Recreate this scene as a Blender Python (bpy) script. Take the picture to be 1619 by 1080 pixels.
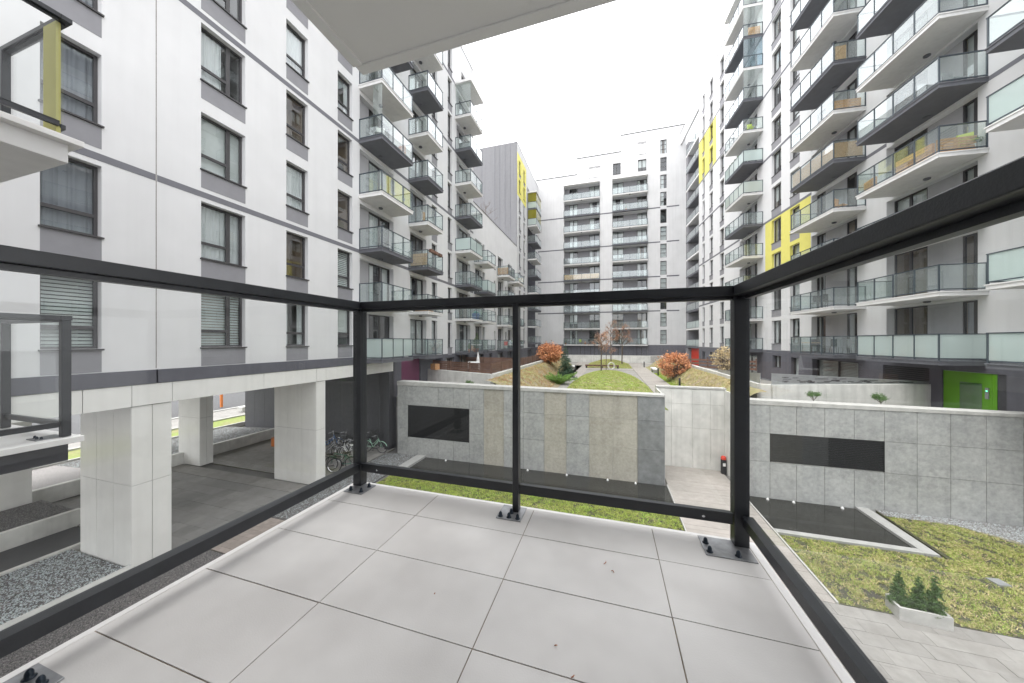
import bpy, math, random
import numpy as np
from mathutils import Vector, Matrix
random.seed(11); rng = np.random.default_rng(5)
for o in list(bpy.data.objects): bpy.data.objects.remove(o)
sc = bpy.context.scene; COL = sc.collection
R = math.radians

# ---------------------------------------------------------------- camera, sky, sun, exposure
ZC = 6.64                                   # eye height above the lower courtyard
cam_d = bpy.data.cameras.new('camera'); cam = bpy.data.objects.new('camera', cam_d); COL.objects.link(cam)
cam_d.sensor_width = 36; cam_d.lens = 505 / 1619 * 36; cam_d.clip_start = 0.05; cam_d.clip_end = 1500
cam.location = (0, 0, ZC); cam.rotation_euler = (R(90), 0, math.atan(153 / 505)); sc.camera = cam
w = bpy.data.worlds.new('World'); sc.world = w; w.use_nodes = True
nt = w.node_tree; nt.nodes.clear()
sky = nt.nodes.new('ShaderNodeTexSky'); sky.sky_type = 'NISHITA'; sky.sun_disc = False
sky.sun_elevation = R(70); sky.sun_rotation = R(228); sky.air_density = 1.0; sky.dust_density = 0.3
hs = nt.nodes.new('ShaderNodeHueSaturation'); hs.inputs['Saturation'].default_value = 0.25
nt.links.new(sky.outputs[0], hs.inputs['Color'])
b1 = nt.nodes.new('ShaderNodeBackground'); b1.inputs[1].default_value = 0.05
nt.links.new(hs.outputs[0], b1.inputs[0])
b2 = nt.nodes.new('ShaderNodeBackground'); b2.inputs[1].default_value = 1.0      # the even cloud deck
tc = nt.nodes.new('ShaderNodeTexCoord'); nz = nt.nodes.new('ShaderNodeTexNoise'); nz.inputs['Scale'].default_value = 2.2
nz.inputs['Detail'].default_value = 5
rp = nt.nodes.new('ShaderNodeValToRGB'); rp.color_ramp.elements[0].color = (.93, .935, .95, 1); rp.color_ramp.elements[1].color = (1.0, 1.0, 1.0, 1)
nt.links.new(tc.outputs['Generated'], nz.inputs['Vector']); nt.links.new(nz.outputs[0], rp.inputs[0]); nt.links.new(rp.outputs[0], b2.inputs[0])
ad = nt.nodes.new('ShaderNodeAddShader'); wo = nt.nodes.new('ShaderNodeOutputWorld')
nt.links.new(b1.outputs[0], ad.inputs[0]); nt.links.new(b2.outputs[0], ad.inputs[1]); nt.links.new(ad.outputs[0], wo.inputs[0])
sun_d = bpy.data.lights.new('sun', 'SUN'); sun = bpy.data.objects.new('sun', sun_d); COL.objects.link(sun)
sun_d.energy = 1.3; sun_d.angle = R(50); sun_d.color = (1, .97, .93)
sun.rotation_euler = (R(20), 0, R(-48))     # high, from behind the near balcony and the left block
sc.view_settings.view_transform = 'Standard'; sc.view_settings.look = 'None'; sc.view_settings.gamma = 1
sc.view_settings.exposure = 1.28
sc.render.engine = 'CYCLES'
sc.cycles.max_bounces = 6; sc.cycles.diffuse_bounces = 3; sc.cycles.glossy_bounces = 2; sc.cycles.transparent_max_bounces = 14
sc.cycles.sample_clamp_indirect = 6; sc.cycles.use_light_tree = False; sc.cycles.debug_bvh_type = 'STATIC_BVH'; sc.cycles.use_adaptive_sampling = True; sc.cycles.adaptive_threshold = .02

# ---------------------------------------------------------------- materials
def nodes(m):
    m.use_nodes = True; t = m.node_tree; return t, t.nodes['Principled BSDF']
def mat(name, col, rough=.7, metal=0, var=.06, scale=3.0, bump=0, bscale=60, streak=0, rnd=0, spec=.5, col2=None, obj=False, c2amt=.5, c2scale=None):
    m = bpy.data.materials.new(name); t, p = nodes(m); N = t.nodes.new; L = t.links.new
    p.inputs['Roughness'].default_value = rough; p.inputs['Metallic'].default_value = metal
    p.inputs['Specular IOR Level'].default_value = spec
    tcn = N('ShaderNodeTexCoord'); ge = N('ShaderNodeNewGeometry')
    src = tcn.outputs['Object'] if obj else ge.outputs['Position']
    n = N('ShaderNodeTexNoise'); n.inputs['Scale'].default_value = scale; n.inputs['Detail'].default_value = 2.5; n.inputs['Roughness'].default_value = .6
    L(src, n.inputs['Vector'])
    mr = N('ShaderNodeMapRange'); mr.inputs[1].default_value = .25; mr.inputs[2].default_value = .75
    mr.inputs[3].default_value = 1 - var; mr.inputs[4].default_value = 1 + var; L(n.outputs[0], mr.inputs[0])
    val = mr.outputs[0]
    def mul(a, b):
        q = N('ShaderNodeMath'); q.operation = 'MULTIPLY'; L(a, q.inputs[0]); L(b, q.inputs[1]); return q.outputs[0]
    if streak:
        mp = N('ShaderNodeMapping'); mp.inputs['Scale'].default_value = (2.5, 2.5, .12); L(ge.outputs['Position'], mp.inputs['Vector'])
        s = N('ShaderNodeTexNoise'); s.inputs['Scale'].default_value = 1.6; s.inputs['Detail'].default_value = 2.5; L(mp.outputs[0], s.inputs['Vector'])
        sr = N('ShaderNodeMapRange'); sr.inputs[1].default_value = .45; sr.inputs[2].default_value = .8; sr.inputs[3].default_value = 1; sr.inputs[4].default_value = 1 - streak
        L(s.outputs[0], sr.inputs[0]); val = mul(val, sr.outputs[0])
    if rnd:
        oi = N('ShaderNodeObjectInfo'); rr = N('ShaderNodeMapRange'); rr.inputs[3].default_value = 1 - rnd; rr.inputs[4].default_value = 1 + rnd
        L(oi.outputs['Random'], rr.inputs[0]); val = mul(val, rr.outputs[0])
    vm = N('ShaderNodeVectorMath'); vm.operation = 'SCALE'; L(val, vm.inputs['Scale'])
    if col2 is None:
        vm.inputs[0].default_value = col
    else:
        n2 = N('ShaderNodeTexNoise'); n2.inputs['Scale'].default_value = c2scale or scale * .5; n2.inputs['Detail'].default_value = 3.5; n2.inputs['Roughness'].default_value = .7
        L(src, n2.inputs['Vector'])
        r2 = N('ShaderNodeMapRange'); r2.inputs[1].default_value = c2amt - .13; r2.inputs[2].default_value = c2amt + .13; L(n2.outputs[0], r2.inputs[0])
        mx = N('ShaderNodeMix'); mx.data_type = 'RGBA'; mx.inputs[6].default_value = (*col, 1); mx.inputs[7].default_value = (*col2, 1)
        L(r2.outputs[0], mx.inputs[0]); L(mx.outputs[2], vm.inputs[0])
    L(vm.outputs[0], p.inputs['Base Color'])
    if bump:
        bn = N('ShaderNodeTexNoise'); bn.inputs['Scale'].default_value = bscale; bn.inputs['Detail'].default_value = 1.5; L(src, bn.inputs['Vector'])
        bb = N('ShaderNodeBump'); bb.inputs['Strength'].default_value = bump; bb.inputs['Distance'].default_value = .02; L(bn.outputs[0], bb.inputs['Height'])
        L(bb.outputs[0], p.inputs['Normal'])
    return m
def glass(name, tint, frost=0, refl=1.0, frostcol=(.82, .9, .88), rough=0.0):
    m = bpy.data.materials.new(name); m.use_nodes = True; t = m.node_tree; t.nodes.clear(); N = t.nodes.new; L = t.links.new
    tr = N('ShaderNodeBsdfTransparent'); tr.inputs[0].default_value = (*tint, 1); base = tr.outputs[0]
    if frost:
        df = N('ShaderNodeBsdfDiffuse'); df.inputs[0].default_value = (*frostcol, 1)
        tl = N('ShaderNodeBsdfTranslucent'); tl.inputs[0].default_value = (*frostcol, 1)
        m2 = N('ShaderNodeMixShader'); m2.inputs[0].default_value = .5; L(df.outputs[0], m2.inputs[1]); L(tl.outputs[0], m2.inputs[2])
        m1 = N('ShaderNodeMixShader'); m1.inputs[0].default_value = frost; L(base, m1.inputs[1]); L(m2.outputs[0], m1.inputs[2]); base = m1.outputs[0]
    gl = N('ShaderNodeBsdfGlossy'); gl.inputs['Roughness'].default_value = rough; gl.inputs[0].default_value = (.96, .98, 1, 1)
    ly = N('ShaderNodeLayerWeight'); ly.inputs['Blend'].default_value = .5
    fr = N('ShaderNodeFresnel'); fr.inputs['IOR'].default_value = 1.5
    ge = N('ShaderNodeNewGeometry'); inv = N('ShaderNodeMath'); inv.operation = 'MULTIPLY_ADD'
    inv.inputs[1].default_value = 1.5 * -0.3333; inv.inputs[2].default_value = 1.5; 
    sub = N('ShaderNodeMapRange'); sub.inputs[3].default_value = 1.5; sub.inputs[4].default_value = 1 / 1.5   # same reflection from either face
    L(ge.outputs['Backfacing'], sub.inputs[0]); L(sub.outputs[0], fr.inputs['IOR'])
    t.nodes.remove(inv); t.nodes.remove(ly)
    mu = N('ShaderNodeMath'); mu.operation = 'MULTIPLY'; mu.use_clamp = True; mu.inputs[1].default_value = refl; L(fr.outputs[0], mu.inputs[0])
    mx = N('ShaderNodeMixShader'); L(mu.outputs[0], mx.inputs[0]); L(base, mx.inputs[1]); L(gl.outputs[0], mx.inputs[2])
    o = N('ShaderNodeOutputMaterial'); L(mx.outputs[0], o.inputs[0]); return m

M = {}
M['white'] = mat('white_render', (.68, .677, .683), .85, var=.04, scale=.8, bump=.10, bscale=90, streak=.035)
M['whitefar'] = mat('white_render_dimmed', (.59, .588, .595), .85, var=.05, scale=.6, streak=.08)  # white render, dimmer light on far block and tower painted into its colour
M['lilac'] = mat('lilac_grey_render', (.265, .262, .28), .85, var=.05, bump=.1, bscale=90)
M['bayg'] = mat('bay_grey_render', (.40, .397, .415), .85, var=.04)
M['olive'] = mat('olive_column', (.42, .40, .13), .6, var=.05)
M['band'] = mat('grey_band_render', (.17, .17, .19), .85, var=.06)
M['base'] = mat('dark_grey_render', (.125, .125, .145), .8, var=.08, streak=.15)
M['yellow'] = mat('yellow_render', (.70, .645, .17), .8, var=.04)
M['cladding'] = mat('grey_lilac_cladding', (.18, .18, .19), .6, var=.05, streak=.12, rnd=.04)
M['jointw'] = mat('weathered_joint', (.22, .20, .18), .9, var=.3, scale=12)
M['seam'] = mat('dark_joint', (.05, .05, .055), .9)
M['frame'] = mat('anthracite_frame', (.055, .052, .055), .45, var=.05)
M['sill'] = mat('sill_metal', (.06, .06, .065), .4, var=.05)
M['slabw'] = mat('white_slab_paint', (.76, .75, .745), .8, var=.04, streak=.08)
M['slabd'] = mat('dark_slab_paint', (.135, .138, .155), .8, var=.08)
M['rail'] = mat('charcoal_steel', (.022, .024, .029), .38, var=.15, scale=14, bump=.03, bscale=200)
M['plate'] = mat('base_plate_steel', (.34, .345, .36), .38, metal=.6, var=.3, scale=18)
M['bolt'] = mat('bolt_cap', (.02, .03, .045), .3, metal=.4)
M['railf'] = mat('blue_grey_steel', (.055, .07, .085), .45, var=.1)
M['tile'] = mat('floor_tile', (.59, .566, .55), .5, var=.08, scale=2.2, bump=.04, bscale=220, rnd=.025, col2=(.69, .667, .65), c2scale=1.6)
M['grout'] = mat('grout', (.27, .215, .165), .95, var=.4, scale=25)
M['trim'] = mat('white_edge_trim', (.80, .785, .77), .5, var=.05)
M['soffit'] = mat('soffit_paint', (.88, .872, .855), .9, var=.03, scale=1.5, bump=.05, bscale=150)
M['stone'] = mat('polished_cream_stone', (.82, .81, .78), .2, var=.04, scale=2, streak=.06, spec=.5)
M['darkwall'] = mat('charcoal_panel_wall', (.060, .060, .068), .55, var=.12, scale=6)
M['concrete'] = mat('pale_concrete', (.70, .69, .66), .88, var=.12, scale=1.7, bump=.12, bscale=25, streak=.18, col2=(.60, .60, .57), c2scale=.9)
M['panelg'] = mat('grey_concrete_panel', (.40, .405, .395), .82, var=.17, scale=8, bump=.12, bscale=50, rnd=.05, col2=(.33, .338, .332), c2scale=1.7, streak=.12)
M['panelw'] = mat('warm_concrete_panel', (.43, .41, .355), .82, var=.15, scale=8, bump=.12, bscale=50, rnd=.06, col2=(.37, .35, .30), c2scale=1.6, streak=.1)
M['paneld'] = mat('dark_concrete_panel', (.24, .248, .25), .8, var=.2, scale=3.2, bump=.12, bscale=50, rnd=.12, col2=(.18, .188, .19), c2scale=1.7)
M['coping'] = mat('coping_concrete', (.47, .465, .445), .85, var=.12, scale=4, streak=.1)
M['kerbg'] = mat('kerb_concrete', (.36, .36, .35), .85, var=.12, scale=4)
M['louver'] = mat('louver_blade', (.018, .019, .021), .5, var=.1)
M['paver'] = mat('grey_paver', (.28, .27, .255), .9, var=.1, scale=5, bump=.15, bscale=70, rnd=.09, col2=(.235, .225, .21), c2scale=1.2)
M['paverd'] = mat('dark_paver', (.26, .252, .24), .85, var=.14, scale=4, bump=.12, bscale=70, rnd=.12, col2=(.20, .195, .188), c2scale=.5)
M['paverb'] = mat('brownish_paver', (.27, .235, .21), .9, var=.12, scale=6, bump=.15, bscale=70, rnd=.1)
M['ground'] = mat('ground', (.16, .155, .15), .95, var=.15, scale=.8)
M['asphalt'] = mat('asphalt', (.085, .085, .088), .9, var=.12, scale=4)
M['pathb'] = mat('path_slab', (.36, .33, .305), .85, var=.1, scale=4, bump=.1, bscale=60, rnd=.05, col2=(.31, .29, .265), c2scale=.7)
M['soil'] = mat('soil', (.055, .052, .04), .95, var=.3, scale=9, bump=.3, bscale=30, col2=(.085, .09, .04), c2scale=2.2)
M['slope'] = mat('dry_slope', (.28, .225, .155), .95, var=.25, scale=6, bump=.3, bscale=20, col2=(.28, .29, .10), c2scale=.55, c2amt=.56)
M['mound'] = mat('mound_turf', (.22, .27, .07), .95, var=.25, scale=5, bump=.3, bscale=20, col2=(.27, .22, .13), c2scale=.5, c2amt=.57)
M['water'] = mat('pool_basin_water', (.03, .03, .027), .06, var=.25, scale=1.5, spec=.3, bump=.015, bscale=6)
M['mulch'] = mat('bark_mulch', (.14, .055, .03), .95, var=.5, scale=40, bump=.5, bscale=80)
M['wood'] = mat('pale_wood', (.62, .34, .16), .75, var=.25, scale=12, rnd=.15)
M['woodd'] = mat('brown_fence_wood', (.155, .085, .06), .75, var=.25, scale=10, rnd=.2)
M['bamboo'] = mat('bamboo_screen', (.60, .38, .21), .8, var=.25, scale=14, rnd=.1)
M['bark'] = mat('bark', (.13, .10, .08), .95, var=.3, scale=20)
M['orange'] = mat('orange_paint', (.62, .19, .04), .6)
M['green'] = mat('green_door_panel', (.115, .33, .012), .35, var=.05)
M['purple'] = mat('purple_panel', (.17, .045, .10), .6, var=.08)
M['red'] = mat('red_panel', (.62, .05, .025), .5, var=.05)
M['steel'] = mat('perforated_steel', (.40, .41, .42), .42, metal=.5, var=.1)
M['chrome'] = mat('bright_metal', (.75, .75, .76), .2, metal=.9)
M['black'] = mat('black_plastic', (.018, .018, .02), .5)
M['rubber'] = mat('tyre_rubber', (.016, .016, .017), .8)
M['whitep'] = mat('white_plastic', (.78, .78, .77), .5)
M['mint'] = mat('mint_paint', (.42, .68, .52), .35)
M['tgreen'] = mat('dark_green_paint', (.03, .16, .11), .35)
M['card'] = mat('cardboard', (.52, .32, .17), .85, var=.1)
M['fabricw'] = mat('white_cloth', (.75, .74, .72), .9, var=.05)
M['lime'] = mat('lime_fabric', (.55, .66, .08), .8)
M['blue'] = mat('blue_fabric', (.06, .17, .42), .7)
M['teal'] = mat('teal_plastic', (.03, .35, .30), .6)
M['terracotta'] = mat('terracotta', (.42, .17, .09), .8)
M['int'] = [mat('room_dark', (.07, .068, .07), .9), mat('room_grey', (.22, .21, .20), .9), mat('room_warm', (.32, .24, .17), .9)]
M['curtain'] = mat('sheer_curtain', (.72, .72, .72), .9, var=.03)
M['curtaing'] = mat('grey_curtain', (.33, .33, .36), .9, var=.05)
M['blind'] = mat('blind_slat', (.68, .69, .67), .6)
M['pane'] = glass('window_glass', (.80, .84, .84), refl=2.3)
M['gl'] = glass('balcony_glass', (.92, .955, .945), frost=.06, refl=2.0)
M['glm'] = glass('milky_balcony_glass', (.86, .93, .91), frost=.62, refl=1.3)
M['glb'] = glass('bluish_enclosure_glass', (.62, .74, .80), frost=.12, refl=2.5)
M['gly'] = glass('yellow_glass', (.75, .72, .30), frost=.45, refl=1.2, frostcol=(.55, .52, .12))
M['glown'] = glass('own_rail_glass', (.99, .995, .992), refl=.45)
M['leafo'] = mat('russet_leaf', (.78, .38, .19), .75, var=.3, scale=6, col2=(.62, .27, .12), c2scale=4)
M['leafb'] = mat('thin_russet_leaf', (.48, .22, .13), .8, var=.35, scale=6)
M['leaft'] = mat('tan_leaf', (.52, .36, .26), .8, var=.3, scale=6)
M['spruce'] = mat('spruce_needle', (.085, .145, .095), .8, var=.35, scale=8)
M['juniper'] = mat('juniper_green', (.25, .44, .09), .8, var=.35, scale=5)
M['conifer'] = mat('small_conifer', (.095, .165, .05), .8, var=.35, scale=10)
M['leafg'] = mat('leaf_green', (.10, .20, .05), .7, var=.3, scale=8)
M['grass'] = mat('lawn_grass', (.34, .40, .11), .85, var=.35, scale=1.4, col2=(.44, .40, .19), c2scale=.9)
M['grassb'] = mat('bright_grass', (.30, .46, .07), .85, var=.3, scale=3, col2=(.34, .40, .08), c2scale=1.2)
M['grasso'] = mat('olive_moss', (.22, .24, .07), .9, var=.3, scale=2)
M['grassd'] = mat('dry_grass', (.58, .46, .27), .9, var=.3, scale=2)
M['stlight'] = mat('light_gravel', (.50, .55, .56), .85, var=.5, scale=28)
M['stgrey'] = mat('grey_gravel', (.24, .225, .22), .9, var=.6, scale=30)
M['stdark'] = mat('dark_gravel', (.13, .128, .125), .9, var=.6, scale=30)
def emit(name, c, s):
    m = bpy.data.materials.new(name); t, p = nodes(m); p.inputs['Emission Color'].default_value = (*c, 1); p.inputs['Emission Strength'].default_value = s; p.inputs['Base Color'].default_value = (*c, 1); return m
M['lampw'] = emit('warm_lit_room', (1, .55, .12), .75)
M['led'] = emit('green_led', (.1, 1, .4), 2.0)

# ---------------------------------------------------------------- helpers
class MB:
    def __init__(s): s.v = []; s.f = []
    def quad(s, a, b, c, d):
        n = len(s.v); s.v += [a, b, c, d]; s.f.append((n, n + 1, n + 2, n + 3)); return s
    def box(s, x0, x1, y0, y1, z0, z1):
        n = len(s.v)
        s.v += [(x0, y0, z0), (x1, y0, z0), (x1, y1, z0), (x0, y1, z0), (x0, y0, z1), (x1, y0, z1), (x1, y1, z1), (x0, y1, z1)]
        s.f += [tuple(n + i for i in q) for q in ((0, 3, 2, 1), (4, 5, 6, 7), (0, 1, 5, 4), (1, 2, 6, 5), (2, 3, 7, 6), (3, 0, 4, 7))]; return s
    def prism(s, pts, z0, z1):
        """pts counter-clockwise (x,y); z1 may be a list of heights"""
        n = len(s.v); k = len(pts); zz = z1 if isinstance(z1, (list, tuple)) else [z1] * k
        s.v += [(x, y, z0) for x, y in pts] + [(x, y, z) for (x, y), z in zip(pts, zz)]
        s.f.append(tuple(n + i for i in reversed(range(k)))); s.f.append(tuple(n + k + i for i in range(k)))
        for i in range(k):
            j = (i + 1) % k; s.f.append((n + i, n + j, n + k + j, n + k + i))
        return s
    def tube(s, pts, r, n=8, closed=False):
        pts = [Vector(p) for p in pts]; k = len(pts); rs = r if isinstance(r, (list, tuple)) else [r] * k
        base = len(s.v); up = None
        for i, p in enumerate(pts):
            if closed: d = pts[(i + 1) % k] - pts[i - 1]
            else: d = pts[min(i + 1, k - 1)] - pts[max(i - 1, 0)]
            d.normalize()
            if up is None: up = Vector((0, 0, 1)) if abs(d.z) < .9 else Vector((1, 0, 0))
            a = d.cross(up); a.normalize() if a.length > 1e-6 else None
            if a.length < 1e-6: a = d.orthogonal().normalized()
            b = a.cross(d).normalized(); up = b
            for j in range(n):
                t = 2 * math.pi * j / n; s.v.append(tuple(p + a * math.cos(t) * rs[i] + b * math.sin(t) * rs[i]))
        for i in range(k if closed else k - 1):
            i2 = (i + 1) % k
            for j in range(n):
                j2 = (j + 1) % n; s.f.append((base + i * n + j, base + i * n + j2, base + i2 * n + j2, base + i2 * n + j))
        if not closed:
            s.f.append(tuple(base + j for j in reversed(range(n)))); s.f.append(tuple(base + (k - 1) * n + j for j in range(n)))
        return s
    def lathe(s, prof, c=(0, 0, 0), n=12):
        base = len(s.v); k = len(prof)
        for r_, z in prof:
            for j in range(n):
                t = 2 * math.pi * j / n; s.v.append((c[0] + r_ * math.cos(t), c[1] + r_ * math.sin(t), c[2] + z))
        for i in range(k - 1):
            for j in range(n):
                j2 = (j + 1) % n; s.f.append((base + i * n + j, base + i * n + j2, base + (i + 1) * n + j2, base + (i + 1) * n + j))
        s.f.append(tuple(base + j for j in reversed(range(n)))); s.f.append(tuple(base + (k - 1) * n + j for j in range(n))); return s
    def mesh(s, name, m, smooth=False):
        me = bpy.data.meshes.new(name); me.from_pydata(s.v, [], s.f); me.materials.append(m)
        if smooth: me.shade_smooth()
        me.update(); return me
def link(name, data, parent=None, loc=(0, 0, 0), rz=0, bevel=0):
    o = bpy.data.objects.new(name, data); COL.objects.link(o); o.location = loc
    if rz: o.rotation_euler = (0, 0, rz)
    if parent is not None: o.parent = parent
    if bevel:
        b = o.modifiers.new('bevel', 'BEVEL'); b.width = bevel; b.segments = 2; b.limit_method = 'ANGLE'
    return o
def put(name, mb, m, parent=None, loc=(0, 0, 0), rz=0, bevel=0, smooth=False):
    return link(name, mb.mesh(name, m, smooth), parent, loc, rz, bevel)
CACHE = {}
def shared(key, fn):
    if key not in CACHE: CACHE[key] = fn()
    return CACHE[key]
def tag(o, label, cat, group=None):
    o['label'] = label; o['category'] = cat
    if group: o['group'] = group
    return o
def kind(o, k, label=None):
    o['kind'] = k
    if label: o['label'] = label
    return o
def empty(name, label, cat, loc=(0, 0, 0), rz=0, group=None):
    o = link(name, None, None, loc, rz); return tag(o, label, cat, group)
def cells(x0, x1, z0, z1, holes):
    xs = sorted({x0, x1, *[min(max(h[i], x0), x1) for h in holes for i in (0, 1)]}); zs = sorted({z0, z1, *[min(max(h[i], z0), z1) for h in holes for i in (2, 3)]})
    for i in range(len(xs) - 1):
        j = 0
        while j < len(zs) - 1:
            cx = (xs[i] + xs[i + 1]) / 2
            def inside(jj):
                cz = (zs[jj] + zs[jj + 1]) / 2
                return any(h[0] < cx < h[1] and h[2] < cz < h[3] for h in holes)
            if inside(j): j += 1; continue
            k = j
            while k + 1 < len(zs) - 1 and not inside(k + 1): k += 1
            yield xs[i], xs[i + 1], zs[j], zs[k + 1]; j = k + 1
def wall(parent, name, x0, x1, z0, z1, ops, m, y=0.0, shell=None):
    """facade sheet in the parent's frame (x right, y inward); ops = (x0,x1,z0,z1,reveal)"""
    b = MB()
    for a, c, d, e in cells(x0, x1, z0, z1, ops): b.quad((a, y, d), (c, y, d), (c, y, e), (a, y, e))
    for o in ops:
        a, c, d, e, r = o
        if r <= 0: continue
        b.quad((a, y, d), (a, y, e), (a, y + r, e), (a, y + r, d)); b.quad((c, y, d), (c, y + r, d), (c, y + r, e), (c, y, e))
        b.quad((a, y, e), (c, y, e), (c, y + r, e), (a, y + r, e)); b.quad((a, y, d), (a, y + r, d), (c, y + r, d), (c, y, d))
    if shell:
        D = shell
        b.quad((x0, y, z0), (x0, y, z1), (x0, D, z1), (x0, D, z0)); b.quad((x1, y, z0), (x1, D, z0), (x1, D, z1), (x1, y, z1))
        b.quad((x0, y, z1), (x1, y, z1), (x1, D, z1), (x0, D, z1)); b.quad((x0, D, z0), (x0, D, z1), (x1, D, z1), (x1, D, z0))
        b.quad((x0, y, z0), (x0, D, z0), (x1, D, z0), (x1, y, z0))
    return put(name, b, m, parent)

def wavy(w, h, amp, waves, x0=0.0):
    b = MB(); n = max(8, int(waves * 6)); pts = [(x0 + w * i / n, amp * math.sin(i / n * waves * 6.283) * (.6 + .4 * math.sin(i * .7))) for i in range(n + 1)]
    for i in range(n): b.quad((pts[i][0], pts[i][1], 0), (pts[i + 1][0], pts[i + 1][1], 0), (pts[i + 1][0], pts[i + 1][1], h), (pts[i][0], pts[i][1], h))
    return b
def window(parent, x, z, wd, h, kind_='T', y=.18, cur=None, sill=True, name='window', detail=True, room=None):
    """frame mesh + pane + curtain + room behind; origin = lower left corner of the opening"""
    wd = round(wd, 3); h = round(h, 3); f = .065; d = .07
    def mk():
        b = MB(); b.box(0, f, 0, d, 0, h).box(wd - f, wd, 0, d, 0, h).box(f, wd - f, 0, d, 0, f).box(f, wd - f, 0, d, h - f, h)
        if kind_ == 'T': b.box(f, wd - f, .004, d - .004, h * .27, h * .27 + .09)
        elif kind_ == 'B':
            xm = wd * .62; b.box(xm, xm + .12, .004, d - .004, f, h - f).box(f, xm, .006, d - .006, h * .27, h * .27 + .09)
        elif kind_ == 'D': b.box(wd / 2 - .06, wd / 2 + .06, .004, d - .004, f, h - f)
        elif kind_ == 'DB': b.box(wd * .36 - .06, wd * .36 + .06, .004, d - .004, f, h - f)
        elif kind_ == 'F': b.box(f, wd - f, .004, d - .004, h * .33, h * .33 + .06).box(f, wd - f, .004, d - .004, h * .66, h * .66 + .06)
        if sill: b.box(-.03, wd + .03, -.24, 0, -.045, -.003)
        return b.mesh('window', M['frame'])
    o = link(name, shared(('wf', wd, h, kind_, sill), mk), parent, (x, y, z))
    link('pane', shared(('wp', wd, h), lambda: MB().quad((f, .035, f), (wd - f, .035, f), (wd - f, .035, h - f), (f, .035, h - f)).mesh('pane', M['pane'])), o)
    room = random.choice((0, 0, 1, 1, 2)) if room is None else room
    def mkr():
        D = .9; b = MB(); a, c, e, g = .01, wd - .01, .01, h - .01; y0 = d + .002
        b.quad((a, D, e), (c, D, e), (c, D, g), (a, D, g)); b.quad((a, y0, e), (a, D, e), (a, D, g), (a, y0, g)); b.quad((c, y0, e), (c, y0, g), (c, D, g), (c, D, e))
        b.quad((a, y0, e), (c, y0, e), (c, D, e), (a, D, e)); b.quad((a, y0, g), (a, D, g), (c, D, g), (c, y0, g)); return b.mesh('room', M['int'][room])
    link('room_interior', shared(('wr', wd, h, room), mkr), o)
    cur = random.choice(('sheer', 'none', 'none', 'none', 'blind', 'roller', 'half', 'side', 'side', 'grey')) if cur is None else cur
    if cur != 'none' and detail:
        def mkc():
            if cur == 'sheer': return wavy(wd - .04, h - .06, .022, wd * 7, .02).mesh('curtain', M['curtain'])
            if cur == 'grey': return wavy(wd - .04, h - .06, .03, wd * 6, .02).mesh('curtain', M['curtaing'])
            if cur == 'half': return wavy(wd * .55, h - .06, .025, wd * 4, .02).mesh('curtain', M['curtain'])
            if cur == 'side':
                a = wavy(wd * .28, h - .06, .03, wd * 2.4, .02); c = wavy(wd * .25, h - .06, .03, wd * 2.2, wd * .72); n = len(a.v); a.v += c.v; a.f += [tuple(i + n for i in q) for q in c.f]
                return a.mesh('curtain', M['curtain'])
            b = MB()
            if cur == 'roller': b.quad((.02, 0, h * .35), (wd - .02, 0, h * .35), (wd - .02, 0, h), (.02, 0, h))
            elif cur == 'roller2': b.quad((.02, 0, 0), (wd - .02, 0, 0), (wd - .02, 0, h), (.02, 0, h))
            else:
                n = int(h / .095)
                for i in range(n): zz = .03 + i * .095; b.quad((.02, -.012, zz), (wd - .02, -.012, zz), (wd - .02, .012, zz + .072), (.02, .012, zz + .072))
            return b.mesh('curtain', M['blind'])
        link('blind' if cur in ('roller', 'blind', 'roller2') else 'curtain', shared(('wc', wd, h, cur), mkc), o, (0, .14, 0))
    return o
def lattice(n, a, b): return [a + (b - a) * i / n for i in range(n + 1)]
def balcony(parent, x0, x1, z, depth, dark, g='gl', n=3, sides=(True, True), lamp=True, trim=.03, ext=None):
    """cantilevered slab with a glazed steel railing; parent's frame: x right, y inward, so the slab runs to y=-depth"""
    W = round(x1 - x0, 3); depth = round(depth, 3); th = .20
    def mks():
        b = MB(); b.box(0, W, -depth, 0, -th, -.05); b.box(-.03, W + .03, -depth - .03, 0, -.05, -.005); return b.mesh('balcony', M['slabd' if dark else 'slabw'])
    o = link('balcony', shared(('bs', W, depth, dark), mks), parent, (x0, 0, z))
    zt = 1.08; zb = .10; px = lattice(n, .035, W - .035); yf = -depth + .035
    def mkr():
        b = MB(); r = .022
        for p in px: b.box(p - r, p + r, yf - r, yf + r, -.006, zt - .002)
        for p in (px[0], px[-1]): b.box(p - r, p + r, -.045, -.002, -.006, zt - .002)
        b.box(0.0, W, yf - .03, yf + .03, zt, zt + .035); b.box(.06, W - .06, yf - .018, yf + .018, zb - .04, zb)
        for p in (px[0], px[-1]):
            b.box(p - .03, p + .03, yf + .0305, -.001, zt, zt + .035); b.box(p - .018, p + .018, yf + .0225, -.046, zb - .04, zb)
        return b.mesh('railing', M['railf'])
    link('railing', shared(('br', W, depth, n), mkr), o)
    for i in range(n):
        a, c = px[i] + .024, px[i + 1] - .024
        link('glass_panel', shared(('bg', round(c - a, 3), g), lambda: MB().box(0, c - a, -.004, .004, zb, zt - .003).mesh('glass_panel', M[g])), o, (a, yf, 0))
    for s, on in zip((0, -1), sides):
        if on: link('glass_panel', shared(('bgs', depth, g), lambda: MB().box(-.004, .004, yf + .03, -.05, zb, zt - .003).mesh('glass_panel', M[g])), o, (px[s], 0, 0))
    if lamp:
        link('ceiling_lamp', shared('blamp', lambda: MB().lathe([(.12, 0), (.12, -.05), (.09, -.075)], (0, 0, 0), 14).mesh('ceiling_lamp', M['slabd'])), o, (W * .5, -.28, -th - .001))
    return o
def ylab(): pass

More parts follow.
